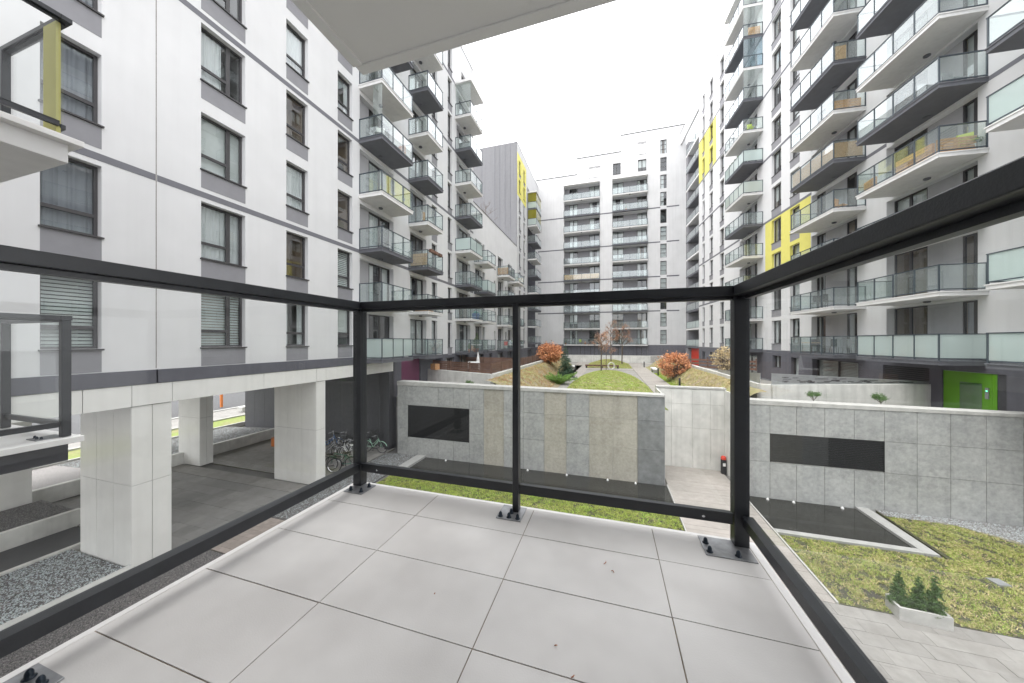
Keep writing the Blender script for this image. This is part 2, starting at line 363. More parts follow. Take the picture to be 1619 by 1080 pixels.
# ================================================================ the apartment blocks
FL = lambda k: 5.70 + 2.95 * k      # left block floor levels
FR = lambda k: 5.85 + 2.88 * k      # right block
FT = lambda k: 6.40 + 2.78 * k      # tower
FF = lambda k: 6.10 + 2.94 * k      # far block
def panel_below(parent, x0, x1, z0, z1, m='lilac'):
    W = round(x1 - x0, 3); H = round(z1 - z0, 3)
    return link('spandrel_panel', shared(('sp', W, H, m), lambda: MB().box(0, W, -.006, .05, 0, H).mesh('spandrel_panel', M[m])), parent, (x0, 0, z0))
def bandstrip(parent, x0, x1, z, h=.19, m='band'):
    return put('band', MB().box(x0, x1, -.008, .05, z - h, z), M[m], parent)
def bay(parent, ops, x0, x1, z, lay, h=2.5, rec=.3, cur=None, pm='bayg'):
    """recessed balcony bay: lay = [('g',w)|('D',w)...] as fractions"""
    ops.append((x0, x1, z, z + h, rec)); t = sum(l[1] for l in lay); x = x0
    for k_, wd in lay:
        ww = (x1 - x0) * wd / t
        if k_ == 'g': link('bay_panel', shared(('bp', round(ww, 3), round(h, 3), pm), lambda: MB().box(0, ww, 0, .12, 0, h).mesh('bay_panel', M[pm])), parent, (x, rec - .02, z))
        else: window(parent, x, z + .02, ww, h - .02, k_, y=rec, sill=False, name='balcony_door', cur=cur)
        x += ww

# ---------------- left block (passage below, three balcony stacks beyond)
LB = empty('apartment_building', 'long white block on the left with columned passage below and three balcony stacks', 'building', (-12.87, 0, 0), R(90))
ops = []; zt = 33.5
colsA = [(3.99, 4.95, 'T'), (7.11, 8.45, 'B'), (10.02, 11.02, 'T'), (12.66, 13.60, 'T')]
special = {(0, 0): 'blind', (0, 1): 'grey', (0, 2): 'grey', (0, 3): 'grey', (1, 0): 'blind', (1, 1): 'sheer', (1, 2): 'roller2', (1, 3): 'half', (3, 1): 'blind'}
for ci, (a, c, kd) in enumerate(colsA):
    for k in range(0, 7):
        z = FL(k) + .75; ops.append((a, c, z, z + 1.88, .18))
        window(LB, a, z, c - a, 1.88, kd, cur=special.get((ci, k)))
        panel_below(LB, a, c, FL(k) + .13, z - .05)
for a, c, kd in ((21.45, 22.25, 'T'), (23.98, 24.72, 'T')):
    for k in range(0, 9):
        z = FL(k) + .45; ops.append((a, c, z, z + 2.1, .18)); window(LB, a, z, c - a, 2.1, kd)
        panel_below(LB, a, c, FL(k) - .2, z - .05)
ops.append((26.56, 27.78, 30.1, 31.3, .18)); window(LB, 26.56, 30.1, 1.22, 1.2, 'D')
for k in range(0, 9):
    bay(LB, ops, 14.12, 16.95, FL(k), [('g', .95), ('D', 1.75)]); bay(LB, ops, 18.7, 20.7, FL(k), [('g', .3), ('D', 1.6)])
    if k < 8: bay(LB, ops, 25.6, 28.5, FL(k), [('g', .9), ('D', 1.6)])
ops.append((-20, 17.0, 0, 5.81, 0)); ops.append((17.0, 29.2, 2.5, 5.62, 0))
wl = wall(LB, 'wall', -6, 29.2, 2.5, zt, ops, M['white'])
shell = MB(); shell.quad((29.2, 0, 2.5), (29.2, 13, 2.5), (29.2, 13, zt), (29.2, 0, zt)); shell.quad((-6, 13, 4.79), (-6, 13, zt), (29.2, 13, zt), (29.2, 13, 4.79))
shell.quad((-6, 0, zt - .02), (29.2, 0, zt - .02), (29.2, 13, zt - .02), (-6, 13, zt - .02)); shell.quad((-6, 0, 5.8), (-6, 0, zt), (-6, 13, zt), (-6, 13, 5.8))
put('rear_walls', shell, M['white'], LB)
put('parapet_cap', MB().box(-6, 29.24, -.04, .3, zt, zt + .05), M['sill'], LB)
for k in (2, 4, 6, 8):
    segs = [(-6, 6.0), (6.04, 14.12), (16.95, 18.7), (20.7, 25.6), (28.5, 29.2)]
    for a, c in segs: bandstrip(LB, a, c, FL(k))
put('expansion_joint', MB().box(6.008, 6.026, -.003, .05, 5.85, zt), M['jointw'], LB)
# fascia over the passage: grey strip and cream stone panels
for a, c in ((-6, 6.0), (6.04, 14.1)): put('fascia_band', MB().box(a, c, -.05, .1, 5.41, 5.81), M['base'], LB)
xs = [-6, -3.2, -.6, 2.2, 4.62, 5.5, 6.37, 9.1, 11.44, 11.95, 14.4, 16.9]
for a, c in zip(xs, xs[1:]): put('stone_panel', MB().box(a + .006, c - .006, -.03, .12, 4.80, 5.40), M['stone'], LB, bevel=.004)
put('passage_ceiling', MB().box(-6, 16.9, .13, 13, 4.79, 5.2), M['soffit'], LB)
# columns: clad in polished panels, each panel its own piece
def column(x0, x1, y0, y1, nx, ny, zj=2.55, z1=4.79):
    o = put('column', MB().box(x0 + .03, x1 - .03, y0 + .03, y1 - .03, 0, z1), M['seam'], LB)
    g = .005
    for za, zb in ((0, zj), (zj, z1)):
        for s, n in (('x', nx), ('y', ny)):
            a, c = (x0, x1) if s == 'x' else (y0 + .026, y1 - .026)
            L = lattice(n, a, c)
            for p, q in zip(L, L[1:]):
                for side in (0, 1):
                    if s == 'x': yy = (y0, y0 + .025) if side == 0 else (y1 - .025, y1); put('stone_panel', MB().box(p + g, q - g, *yy, za + g, zb - g), M['stone'], o, bevel=.003)
                    else: xx = (x0, x0 + .025) if side == 0 else (x1 - .025, x1); put('stone_panel', MB().box(*xx, p + g, q - g, za + g, zb - g), M['stone'], o, bevel=.003)
column(5.5, 6.37, 0, 2.55, 2, 3); column(11.44, 11.94, 0, 2.6, 1, 3); column(11.45, 12.05, 7.95, 9.7, 2, 2); column(5.6, 6.45, 8.5, 10.2, 1, 2)
# dark passage end wall with upright panels
Lw = lattice(13, .0, 12.9)
for p, q in zip(Lw, Lw[1:]): put('wall_panel', MB().box(16.9, 17.04, p + .006, q - .006, 0, 4.79), M['darkwall'], LB)
put('end_wall_core', MB().box(17.04, 17.2, 0.01, 12.9, 0, 5.4), M['darkwall'], LB)
put('corner_post', MB().box(16.55, 16.9, 0.02, .35, 0, 4.79), M['darkwall'], LB)
# podium storey beyond the passage
ops = [(17.75, 19.95, 2.9, 5.45, .12), (20.35, 23.1, 2.9, 5.3, .6), (23.6, 25.2, 3.6, 5.3, .2), (26.2, 28.2, 3.0, 5.45, .25)]
wall(LB, 'podium_wall', 17.04, 29.2, 2.5, 5.61, ops, M['base'], y=.004)
put('purple_panel', MB().box(17.8, 19.9, .08, .13, 2.9, 5.42), M['purple'], LB); put('recess_back', MB().box(20.35, 23.1, .6, .7, 2.9, 5.3), M['base'], LB)
window(LB, 23.6, 3.6, 1.6, 1.7, 'D', y=.2, cur='half'); window(LB, 26.2, 3.0, 2.0, 2.45, 'D', y=.25, cur='none')
for k in range(0, 9):
    dk = k % 2 == 0
    balcony(LB, 14.06, 16.83, FL(k), 1.49, dk, 'glm' if k in (0,) else 'gl', 3)
    balcony(LB, 18.5, 20.52, FL(k), 1.49, dk, 'gl', 2)
    if k < 8: balcony(LB, 25.32, 28.0, FL(k), 1.49, dk, 'glm' if k == 3 else 'gl', 2)
put('canopy_slab', MB().box(25.2, 28.1, -1.55, 0, FL(8) - .2, FL(8)), M['slabw'], LB)
for xx in (25.36,): put('wind_glass', MB().box(xx, xx + .012, -1.45, -.05, FL(7) + 1.15, FL(8) - .21), M['gl'], LB)
put('wind_glass', MB().box(14.1, 14.112, -1.45, -.9, FL(4) + 1.15, FL(5) - .21), M['gl'], LB)

# ---------------- low block on the left
LL = empty('apartment_building', 'low white five-storey block in the left row with plain white parapet', 'building', (-12.87, 29.2, 0), R(90))
ops = []; zt = 20.5
wins = [(2.5, 3.1), (6.0, 6.5), (10.2, 10.8), (13.6, 14.2)]
for k in range(0, 4):
    for a, c in wins:
        z = FL(k) + (.3 if a < 5 else 1.2); h = 2.2 if a < 5 else 1.0
        if k == 3 and a > 5: z -= .6
        ops.append((a, c, z, z + h, .18)); window(LL, a, z, c - a, h, 'T')
    for a, c in ((.5, 2.2), (7.4, 9.4), (11.4, 13.2)): bay(LL, ops, a, c, FL(k), [('g', .4), ('D', 1.3)])
ops.append((0, 15.8, 2.5, 5.6, 0))
wall(LL, 'wall', 0, 15.8, 2.5, zt, ops, M['white'], shell=13)
o2 = [(1.0, 2.8, 3.0, 5.3, .2), (4.5, 5.5, 3.6, 5.3, .2), (7.4, 9.4, 3.0, 5.3, .2), (11.4, 13.2, 3.0, 5.3, .2)]
wall(LL, 'podium_wall', 0.004, 15.796, 2.5, 5.6, o2, M['base'], y=.004)
for a, c, d, e, r in o2: window(LL, a, d, c - a, e - d, 'D', y=r)
put('parapet_cap', MB().box(0, 15.8, -.04, .3, zt, zt + .06), M['sill'], LL)
for k in (2,): 
    for a, c in ((2.2, 7.4), (9.4, 11.4)): bandstrip(LL, a, c, FL(k))
for k in range(0, 4):
    dk = k % 2 == 0
    balcony(LL, .2, 2.5, FL(k), 1.49, dk, 'glm' if k == 2 else 'gl', 2)
    balcony(LL, 7.0, 9.6, FL(k), 1.49, dk, 'gl', 2)
    balcony(LL, 11.2, 14.1, FL(k), 1.49, dk, 'gl', 2)

# ---------------- tower at the end of the left row
LT = empty('apartment_building', 'tower with grey clad side wall and yellow patch at the end of the left row', 'building', (-12.87, 45.0, 0), R(90))
ops = []; zt = 35.9
for k in range(0, 10):
    for a, c in ((1.1, 2.1), (3.75, 4.7)):
        z = FT(k) + .4; ops.append((a, c, z, z + 2.0, .18)); window(LT, a, z, c - a, 2.0, 'T')
        if not (k in (8,)): panel_below(LT, a, c, FT(k) - .1, z - .05)
yz0, yz1 = 28.3, 34.6
mainops = [(*o[:4], 0 if o[2] > yz0 - .1 else o[4]) for o in ops] + [(.12, 5.45, yz0, yz1, 0), (6.2, 12.2, 5.6, 32.2, 1.4), (0, 14.45, 2.5, 5.6, 0)]
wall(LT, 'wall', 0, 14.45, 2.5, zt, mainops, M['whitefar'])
wall(LT, 'yellow_patch', .12, 5.45, yz0, yz1, [o for o in ops if o[2] > yz0 - .1 and o[3] < yz1 + .1], M['yellow'], y=-.004)
wall(LT, 'podium_wall', .004, 14.44, 2.5, 5.6, [(6.4, 9.0, 3.0, 5.3, .2)], M['base'], y=.004); window(LT, 6.4, 3.0, 2.6, 2.3, 'D', y=.2)
put('recess_wall', MB().box(6.2, 12.2, 1.4, 1.5, 5.6, 32.2), M['lilac'], LT); put('recess_side', MB().box(12.18, 12.2, .01, 1.4, 5.6, 32.2), M['base'], LT)
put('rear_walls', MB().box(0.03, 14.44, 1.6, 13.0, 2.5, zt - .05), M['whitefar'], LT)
put('parapet_cap', MB().box(-.05, 14.45, -.04, .3, zt, zt + .06), M['sill'], LT)
seams = [0, 1.0, 1.81, 2.63, 3.43, 5.5, 7.8, 10.2, 13.0]
for p, q in zip(seams, seams[1:]): put('cladding_sheet', MB().box(-.03, .02, p + .035, q - .035, 2.5, zt + .03), M['cladding'], LT)
put('cladding_joint', MB().box(-.006, .02, 0.002, 13, 2.5, zt), M['band'], LT)
for k in range(0, 9):
    z = FT(k); balcony(LT, 6.45, 10.25, z, 1.49, k % 2 == 0, 'glm' if k in (7, 8) else 'gl', 3)
    window(LT, 7.2, z + .02, 1.8, 2.4, 'D', y=1.3, sill=False, name='balcony_door')
for k in (7, 8): put('enclosure_glass', MB().box(6.5, 6.512, -1.44, -.05, FT(k) + 1.15, FT(k + 1) - .21), M['gly'], LT); put('enclosure_glass', MB().box(6.52, 10.2, -1.456, -1.444, FT(k) + 1.15, FT(k + 1) - .21), M['gly'], LT)
put('canopy_slab', MB().box(6.3, 10.35, -1.55, 0, FT(9) - .2, FT(9)), M['slabw'], LT)

# ---------------- far block across the court
FB = empty('apartment_building', 'tall white block with stepped roofline closing the far end of the courtyard', 'building', (0, 59.5, 0), 0)
ops = []
for k in range(0, 11):
    z = FF(k)
    for a, c, lay in ((-7.95, -1.55, [('g', .9), ('D', 1.5), ('g', 2.1), ('D', 1.9)]), (.62, 6.4, [('D', 1.9), ('g', 2.3), ('D', 1.6)])):
        if k < 10: bay(FB, ops, a, c, z, lay, h=2.62, rec=1.1, pm='lilac')
    ops.append((8.42, 9.4, z + .15, z + 2.5, .15)); window(FB, 8.42, z + .15, .98, 2.35, 'F', y=.15, sill=False, cur=random.choice(('none', 'sheer', 'half')), room=0)
for a, c, d, e in ((.7, 2.0, 36.25, 38.2), (4.85, 6.2, 36.25, 38.2)):
    ops.append((a, c, d, e, .18)); window(FB, a, d, c - a, e - d, 'D')
holes = [(4.8, 6.2, 39.05, 41.2), (-3.48, -1.48, 36.2, 38.2)]
for h in holes: ops.append((*h, .35))
ops.append((8.42, 9.4, 38.65, 41.0, .15)); window(FB, 8.42, 38.65, .98, 2.35, 'F', y=.15, sill=False)
pr = [(-13.3, -5.61, 37.2), (-5.61, 2.05, 40.1), (2.05, 12.4, 42.95)]
for a, c, zt in pr:
    oo = [(max(o[0], a), min(o[1], c), o[2], o[3], o[4]) for o in ops if o[1] > a and o[0] < c and o[2] < zt and o[1] - o[0] > 0]
    split = [o for o in ops if o[0] < a < o[1] or o[0] < c < o[1]]
    b = MB()
    oo = [o for o in ops if o[1] > a and o[0] < c]
    for p, q, d, e in cells(a, c, 2.5, zt, oo): b.quad((p, 0, d), (q, 0, d), (q, 0, e), (p, 0, e))
    for o in oo:
        if o in split: continue
        p, q, d, e, r = o
        b.quad((p, 0, d), (p, 0, e), (p, r, e), (p, r, d)); b.quad((q, 0, d), (q, r, d), (q, r, e), (q, 0, e)); b.quad((p, 0, e), (q, 0, e), (q, r, e), (p, r, e)); b.quad((p, 0, d), (p, r, d), (q, r, d), (q, 0, d))
    for o in split:
        p, q, d, e, r = o
        if o[0] >= a: b.quad((p, 0, d), (p, 0, e), (p, r, e), (p, r, d))
        if o[1] <= c: b.quad((q, 0, d), (q, r, d), (q, r, e), (q, 0, e))
        p, q = max(p, a), min(q, c)
        b.quad((p, 0, e), (q, 0, e), (q, r, e), (p, r, e)); b.quad((p, 0, d), (p, r, d), (q, r, d), (q, 0, d))
    b.quad((a, 0, zt - 3.2), (a, 0, zt), (a, .5, zt), (a, .5, zt - 3.2)); b.quad((c, 0, zt - 3.2), (c, .5, zt - 3.2), (c, .5, zt), (c, 0, zt))
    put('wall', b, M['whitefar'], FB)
    put('parapet_cap', MB().box(a - .02, c + .02, -.05, .5, zt, zt + .14), M['sill'], FB)
put('core', MB().box(-13.3, 12.4, 2.2, 14, 2.5, 35.0).box(8.3, 9.5, 1.2, 2.19, 5.5, 38), M['white'], FB)
# open roof-terrace frames: slats with sky behind
for (a, c, d, e) in holes:
    for i in range(6):
        zz = d + (e - d) * (i + .3) / 6; put('roof_slat', MB().box(a, c, .12, .2, zz, zz + .09), M['frame'], FB)
put('dark_base', MB().box(-13.3, -7.96, -.01, .05, 2.5, 6.1).box(6.42, 12.35, -.01, .05, 2.5, 6.05), M['base'], FB)
bw = [(-7.9, -6.6), (-5.6, -4.2), (-3.2, -1.7), (.8, 2.4), (4.6, 6.2)]
for a, c in bw: window(FB, a, 3.4, c - a, 2.3, 'D', y=-.06, sill=False, name='ground_floor_window', cur=random.choice(('half', 'sheer', 'none')))
put('base_wall', MB().box(-7.95, 6.41, -.03, .2, 2.5, 5.95), M['base'], FB)
for k in (2, 4, 6, 8):
    for a, c in ((-13.3, -7.95), (-1.55, .62), (6.4, 8.42), (9.4, 11.34)): bandstrip(FB, a, c, FF(k), .2, 'base')
for k in range(0, 11):
    z = FF(k)
    if k < 10:
        balcony(FB, -7.95, -1.55, z, .45, k % 2 == 0 and k >= 2, 'gl', 4, sides=(True, True)); balcony(FB, .62, 6.4, z, .45, k % 2 == 0 and k >= 2, 'gl', 4)
    else:
        put('canopy_slab', MB().box(-7.98, -1.52, -.5, 0, z - .25, z), M['slabw'], FB); put('canopy_slab', MB().box(.6, 6.45, -.5, 0, z - .25, z), M['slabw'], FB)
put('bamboo_screen', MB().box(-7.85, -1.65, -.40, -.39, FF(4) + .12, FF(4) + 1.0), M['bamboo'], FB)
for k in (0, 1, -1): put('lit_lamp', MB().box(8.6, 8.95, .45, .5, FF(k) + 1.7, FF(k) + 2.3), M['lampw'], FB) if k >= 0 else None

# ---------------- right block
ang = math.atan2(-.99705, .0768)
RB = empty('apartment_building', 'tall white block along the right side with long balconies and yellow patches', 'building', (14.2, 24.5, 0), ang)
ops = []; zt = 41.5      # local x = towards the camera = -s
rc = [(-8.62, -7.26, 'D', 0), (-6.1, -4.95, 'T', 0), (-19.35, -18.18, 'T', 0), (-22.53, -21.44, 'T', 0), (-25.0, -24.2, 'N', 0)]
for a, c, kd, _ in rc:
    for k in range(0, 12):
        z = FR(k) + .62; h = 1.95
        ops.append((a, c, z, z + h, .2)); window(RB, a, z, c - a, h, kd, y=.2)
        if z > 0: panel_below(RB, a, c, FR(k) + .0, z - .05)
for k in range(0, 12):
    bay(RB, ops, -14.4, -10.95, FR(k), [('g', .45), ('D', 1.3), ('g', .7), ('D', 1.2)], h=2.55, rec=.35)
    bay(RB, ops, -3.68, .85 - .62, FR(k), [('D', .85), ('g', 1.3), ('g', .5), ('D', 1.26)], h=2.55, rec=.35)
    if k < 9: bay(RB, ops, 2.12, 6.2, FR(k), [('D', 1.7), ('g', 1.45), ('D', .9)], h=2.55, rec=.35)
ops_y = [(-9.6, -3.74, 11.72, 17.30, 0), (-26.37, -20.37, 28.83, 34.55, 0)]
def touches(o, y): return o[1] > y[0] + .01 and o[0] < y[1] - .01 and o[3] > y[2] + .01 and o[2] < y[3] - .01
mo = [(*o[:4], 0 if any(touches(o, y) for y in ops_y) else o[4]) for o in ops]
wall(RB, 'wall', -26.37, 16.0, 2.5, zt, mo + ops_y + [(-26.37, 16, 2.5, 5.9, 0)], M['white'])
for y in ops_y:
    sub = [o for o in ops if touches(o, y)]; wall(RB, 'yellow_patch', y[0], y[1], y[2], y[3], sub, M['yellow'], y=-.005)
b = MB(); b.quad((-26.37, 0, 2.5), (-26.37, 0, zt), (-26.37, 4, zt), (-26.37, 4, 2.5)); b.quad((16, 0, 2.5), (16, 12, 2.5), (16, 12, zt), (16, 0, zt)); b.quad((-26.37, 0, zt - .03), (16, 0, zt - .03), (16, 12, zt - .03), (-26.37, 12, zt - .03)); b.quad((-26, 12, 2.5), (-26, 12, zt), (16, 12, zt), (16, 12, 2.5))
put('rear_walls', b, M['white'], RB)
put('parapet_cap', MB().box(-26.4, 16.0, -.04, .3, zt, zt + .06), M['sill'], RB)
put('wall_over_loggia', MB().box(-35.2, -26.38, .0, .3, 39.6, zt), M['white'], RB); put('parapet_cap', MB().box(-35.2, -26.42, -.04, .3, zt, zt + .06), M['sill'], RB)
for k, zz in ((2, 11.7), (4, 17.36), (6, 22.98), (8, 28.83), (10, 34.6)):
    for a, c in ((-26.37, -14.4), (-10.95, -3.68), (.23, 2.12), (6.2, 16)): bandstrip(RB, a, c, zz, .19)
# podium storey: dark grey, with the green door, dark louvre and windows
gops = [(4.83, 7.12, 2.9, 5.34, .1), (1.9, 4.3, 2.9, 5.36, .12), (-.2 - 3.4, .3, 3.2, 5.4, .3), (-6.0, -5.1, 3.4, 5.4, .2), (-8.5, -7.3, 4.4, 5.45, .2), (-19.4, -18.1, 3.9, 5.3, .2), (-22.4, -21.6, 3.9, 5.3, .2), (-25.2, -24.0, 3.9, 5.3, .2), (-14.3, -11.0, 3.2, 5.4, .3), (9.0, 10.2, 3.2, 5.4, .2)]
wall(RB, 'podium_wall', -26.37, 16, 2.5, 5.9, gops, M['base'], y=.004)
for g in gops[2:]: window(RB, g[0], g[2], g[1] - g[0], g[3] - g[2], 'D' if g[1] - g[0] > 1 else 'N', y=g[4], sill=False, name='ground_floor_window', cur=random.choice(('blind', 'half', 'blind')))
dr = put('entrance_door', MB().box(4.84, 5.9, .06, .1, 2.9, 5.33), M['green'], RB); put('door_leaf', MB().box(5.91, 6.62, .05, .1, 2.9, 5.33), M['green'], dr)
put('door_glass', MB().box(5.5, 6.3, .04, .048, 3.2, 4.9), M['pane'], dr); put('intercom', MB().box(6.42, 6.54, .02, .049, 4.3, 4.75), M['plate'], dr); put('intercom_light', MB().box(6.46, 6.5, .012, .02, 4.6, 4.64), M['led'], dr)
put('door_side_panel', MB().box(6.63, 6.78, .05, .1, 2.9, 5.33), M['green'], dr); put('door_reveal', MB().box(6.79, 7.11, .06, .1, 2.9, 5.33), M['darkwall'], dr)
lo = put('dark_louvre', MB().box(1.9, 4.3, .1, .12, 2.9, 5.36), M['black'], RB)
for i in range(24): put('blade', MB().box(1.92, 4.28, .03, .09, 2.95 + i * .1, 3.0 + i * .1), M['darkwall'], lo)
GT = {('B1', 0): 'glm', ('B0', 0): 'glm', ('B0', 1): 'glm', ('B3', 6): 'glm', ('B3', 5): 'glm', ('B3', 9): 'glb', ('B0', 3): 'glm'}
for k in range(0, 12):
    dk = k % 2 == 0
    if k < 9: balcony(RB, 2.49, 6.57, FR(k), 1.6, dk, GT.get(('B1', k), 'gl'), 4); balcony(RB, 8.15, 13.2, FR(k) + .0, 1.6, dk, GT.get(('B0', k), 'gl'), 4)
    balcony(RB, -3.12, .87, FR(k), 1.6, dk, GT.get(('B2', k), 'gl'), 4)
    balcony(RB, -13.87, -9.95, FR(k), 1.6, dk, GT.get(('B3', k), 'gl'), 4)
put('canopy_slab', MB().box(-13.95, -9.9, -1.65, 0, FR(12) - .75, FR(12) - .55), M['slabw'], RB)
for k, g in ((9, 'glb'), (10, 'gl'), (8, 'gl'), (11, 'gl')):
    put('enclosure_glass', MB().box(-9.99, -9.975, -1.55, -.05, FR(k) + 1.13, FR(k + 1) - (.21 if k < 11 else .76)), M[g], RB)
vt = put('wall_grille', MB().box(7.6, 8.6, -.012, .02, 15.6, 16.2), M['black'], RB)
for i in range(5): put('blade', MB().box(7.63, 8.57, -.03, -.014, 15.63 + i * .11, 15.69 + i * .11), M['coping'], vt)
# corner loggias between right and far blocks (set back behind the right wall line)
put('loggia_back_wall', MB().box(-36.5, -26.38, 2.6, 2.7, 2.5, 39.6), M['bayg'], RB)
put('loggia_end_wall', MB().box(-36.6, -34.4, .95, 2.6, 2.5, 39.6), M['lilac'], RB)
put('loggia_side_wall', MB().box(-26.41, -26.38, .02, 2.6, 2.5, 39.6), M['white'], RB)
for k in range(0, 12):
    z = FR(k); dk = k % 2 == 0
    o = put('balcony', MB().prism([(-34.9, .9), (-26.42, .9), (-26.42, 2.6), (-34.9, 2.6)], z - .25, z).prism([(-35.95, .85), (-34.9, .85), (-34.9, 2.6), (-35.95, 2.6)], z - .25, z), M['slabd' if dk else 'slabw'], RB)
    put('railing', MB().box(-34.95, -26.42, .9, .95, z + 1.07, z + 1.1).box(-34.95, -34.9, .9, .95, z, z + 1.06).box(-30.7, -30.66, .9, .95, z, z + 1.06).box(-26.47, -26.43, .9, .95, z, z + 1.06), M['railf'], o)
    L4 = lattice(3, -34.88, -26.5)
    for p, q in zip(L4, L4[1:]): put('glass_panel', MB().box(p + .04, q - .04, .92, .928, z + .06, z + 1.06), M['glm' if k < 2 else 'gl'], o)
    put('glass_panel', MB().box(-35.9, -35.0, .9, .908, z + .06, z + 1.06), M['gl'], o)
    window(RB, -33.5, z + .02, 2.2, 2.4, 'D', y=2.5, sill=False, name='balcony_door'); 
put('red_panel', MB().box(-33.5, -30.2, 1.2, 1.3, 2.9, 5.6), M['red'], RB)
put('loggia_base', MB().box(-30.15, -26.42, 1.5, 1.6, 2.5, 5.6), M['base'], RB)

# ================================================================ the balcony the picture is taken from, its neighbours, the block behind
HB = empty('apartment_building', 'white block behind the near balcony that carries the three foreground balconies', 'building', (0, 0, 0))
hops = [(-.9, .35, 5.72, 8.1, .25), (-7.6, -6.0, 5.72, 8.1, .25), (-7.6, -6.0, 8.67, 11.0, .25), (2.5, 3.8, 6.4, 8.1, .2)]
# camera-side facade is parallel to X at y=-0.55, facing +Y: built as a mirrored frame
HBf = HB; HB.location = (0, -.55, 0); HB.rotation_euler = (0, 0, R(180))
hl = [(-o[1], -o[0], o[2], o[3], o[4]) for o in hops]
wall(HB, 'wall', -11, 12.3, 0, 14.4, hl, M['white'])
put('parapet_cap', MB().box(-11, 12.3, -.04, .3, 14.4, 14.46), M['sill'], HB)
for o in hl: window(HB, o[0], o[2], o[1] - o[0], o[3] - o[2], 'D', y=o[4], sill=False, name='balcony_door')
ZF = 5.70
def railing_post(parent, x, y, w_, d_, z0, z1): return put('post', MB().box(x - w_ / 2, x + w_ / 2, y - d_ / 2, y + d_ / 2, z0, z1), M['rail'], parent, bevel=.004)
def bolts(parent, pts, z):
    def mk(): return MB().lathe([(.0135, 0), (.0135, .002), (.0088, .0025), (.0088, .013), (.0085, .016), (.0065, .021), (.0035, .0245), (.001, .025)], n=14).mesh('bolt', M['bolt'], True)
    me = shared('bolt', mk)
    for x, y in pts: link('bolt', me, parent, (x, y, z))
def rail_frame(bal, x0, x1, yf, zf, mids=(), back=-.5, left=True, right=True, glassm='glown', rpost=True, rin=.06):
    """posts, handrail, lower rail and panes; x0/x1 are the outer faces of the side rails, yf the outer front face"""
    zt_, zb_, zl = zf + 1.195, zf + .10, zf + .145
    rl = put('handrail', MB().box(x0, x1, yf - .072, yf, zt_ - .045, zt_), M['rail'], bal, bevel=.003)
    for on, a, c in ((left, x0, x0 + .072), (right, x1 - .072, x1)):
        if on: put('handrail', MB().box(a, c, back, yf - .073, zt_ - .045, zt_), M['rail'], bal, bevel=.003)
    put('lower_rail', MB().box(x0 + .07, x1 - .07, yf - .06, yf - .018, zb_, zl), M['rail'], bal, bevel=.002)
    put('lower_rail_lip', MB().box(x0 + .07, x1 - .07, yf - .066, yf - .056, zl + .001, zl + .009), M['rail'], bal)
    put('upper_channel', MB().box(x0 + .07, x1 - .07, yf - .055, yf - .02, zt_ - .062, zt_ - .046), M['rail'], bal)
    for on, a, c in ((left, x0 + .018, x0 + .06), (right, x1 - rin, x1 - rin + .034)):
        if on:
            put('lower_rail', MB().box(a, c, back, yf - .07, zb_, zl), M['rail'], bal, bevel=.002); put('lower_rail_lip', MB().box(a - .004, c + .004, back, yf - .07, zl + .001, zl + .006), M['rail'], bal)
            put('upper_channel', MB().box(a + .004, c - .004, back, yf - .075, zt_ - .062, zt_ - .046), M['rail'], bal)
            put('glass_panel', MB().box((a + c) / 2 - .005, (a + c) / 2 + .005, back, yf - .075, zl - .012, zt_ - .05), M[glassm], bal)
    px = [x0 + .066] + list(mids) + [x1 - .066]
    for p, q in zip(px, px[1:]): put('glass_panel', MB().box(p + .006 if p in mids else p, q - .006 if q in mids else q, yf - .043, yf - .033, zl - .012, zt_ - .05), M[glassm], bal)
    for on, x in ((left, x0 + .035), (right, x1 - .035)):
        if on and (rpost or x < x1 - .04): railing_post(bal, x, yf - .035, .06, .06, zf + .002, zt_ - .046)
    for m_ in mids: railing_post(bal, m_, yf - .052, .034, .05, zf + .002, zt_ - .046)
    for x in (x0 + .19, x1 - .19): bolts_side = put('screw', MB().lathe([(.006, 0), (.006, .003), (.003, .004)], n=10), M['chrome'], bal, (x, yf - .061, zb_ + .022)); bolts_side.rotation_euler = (R(90), 0, 0)
# own balcony
BX0, BX1, BYF = -1.60, .615, 1.755
OB = empty('balcony', 'near balcony with grey floor tiles and charcoal steel and glass railing', 'balcony', (0, 0, 0))
fs = put('floor_slab', MB().box(BX0 - .015, BX1 + .01, -.5, BYF - .012, ZF - .24, ZF - .0035), M['grout'], OB)
put('edge_trim', MB().box(BX0 - .03, BX0 - .002, -.5, BYF + .005, ZF - .06, ZF - .001).box(BX1 + .002, BX1 + .035, -.5, BYF + .005, ZF - .06, ZF - .001).box(BX0 - .0015, BX1 + .0015, BYF - .011, BYF + .012, ZF - .06, ZF - .001), M['trim'], fs, bevel=.003)
tx = [BX0, -1.0, -.4, .207, BX1]; ty = [-.3, 0, .3, .6, .9, 1.2, 1.5, BYF - .013]
for i in range(4):
    for j in range(7):
        a, c, d, e = tx[i], tx[i + 1], ty[j], ty[j + 1]; g = .0011 + random.random() * .001; dz = random.uniform(-.0006, .0006)
        put('floor_tile', MB().box(a + g, c - g, d + g, e - g, ZF - .0034, ZF + dz), M['tile'], fs, bevel=.001)
rail_frame(OB, BX0, BX1, BYF, ZF, mids=(-.49,), rin=.034)
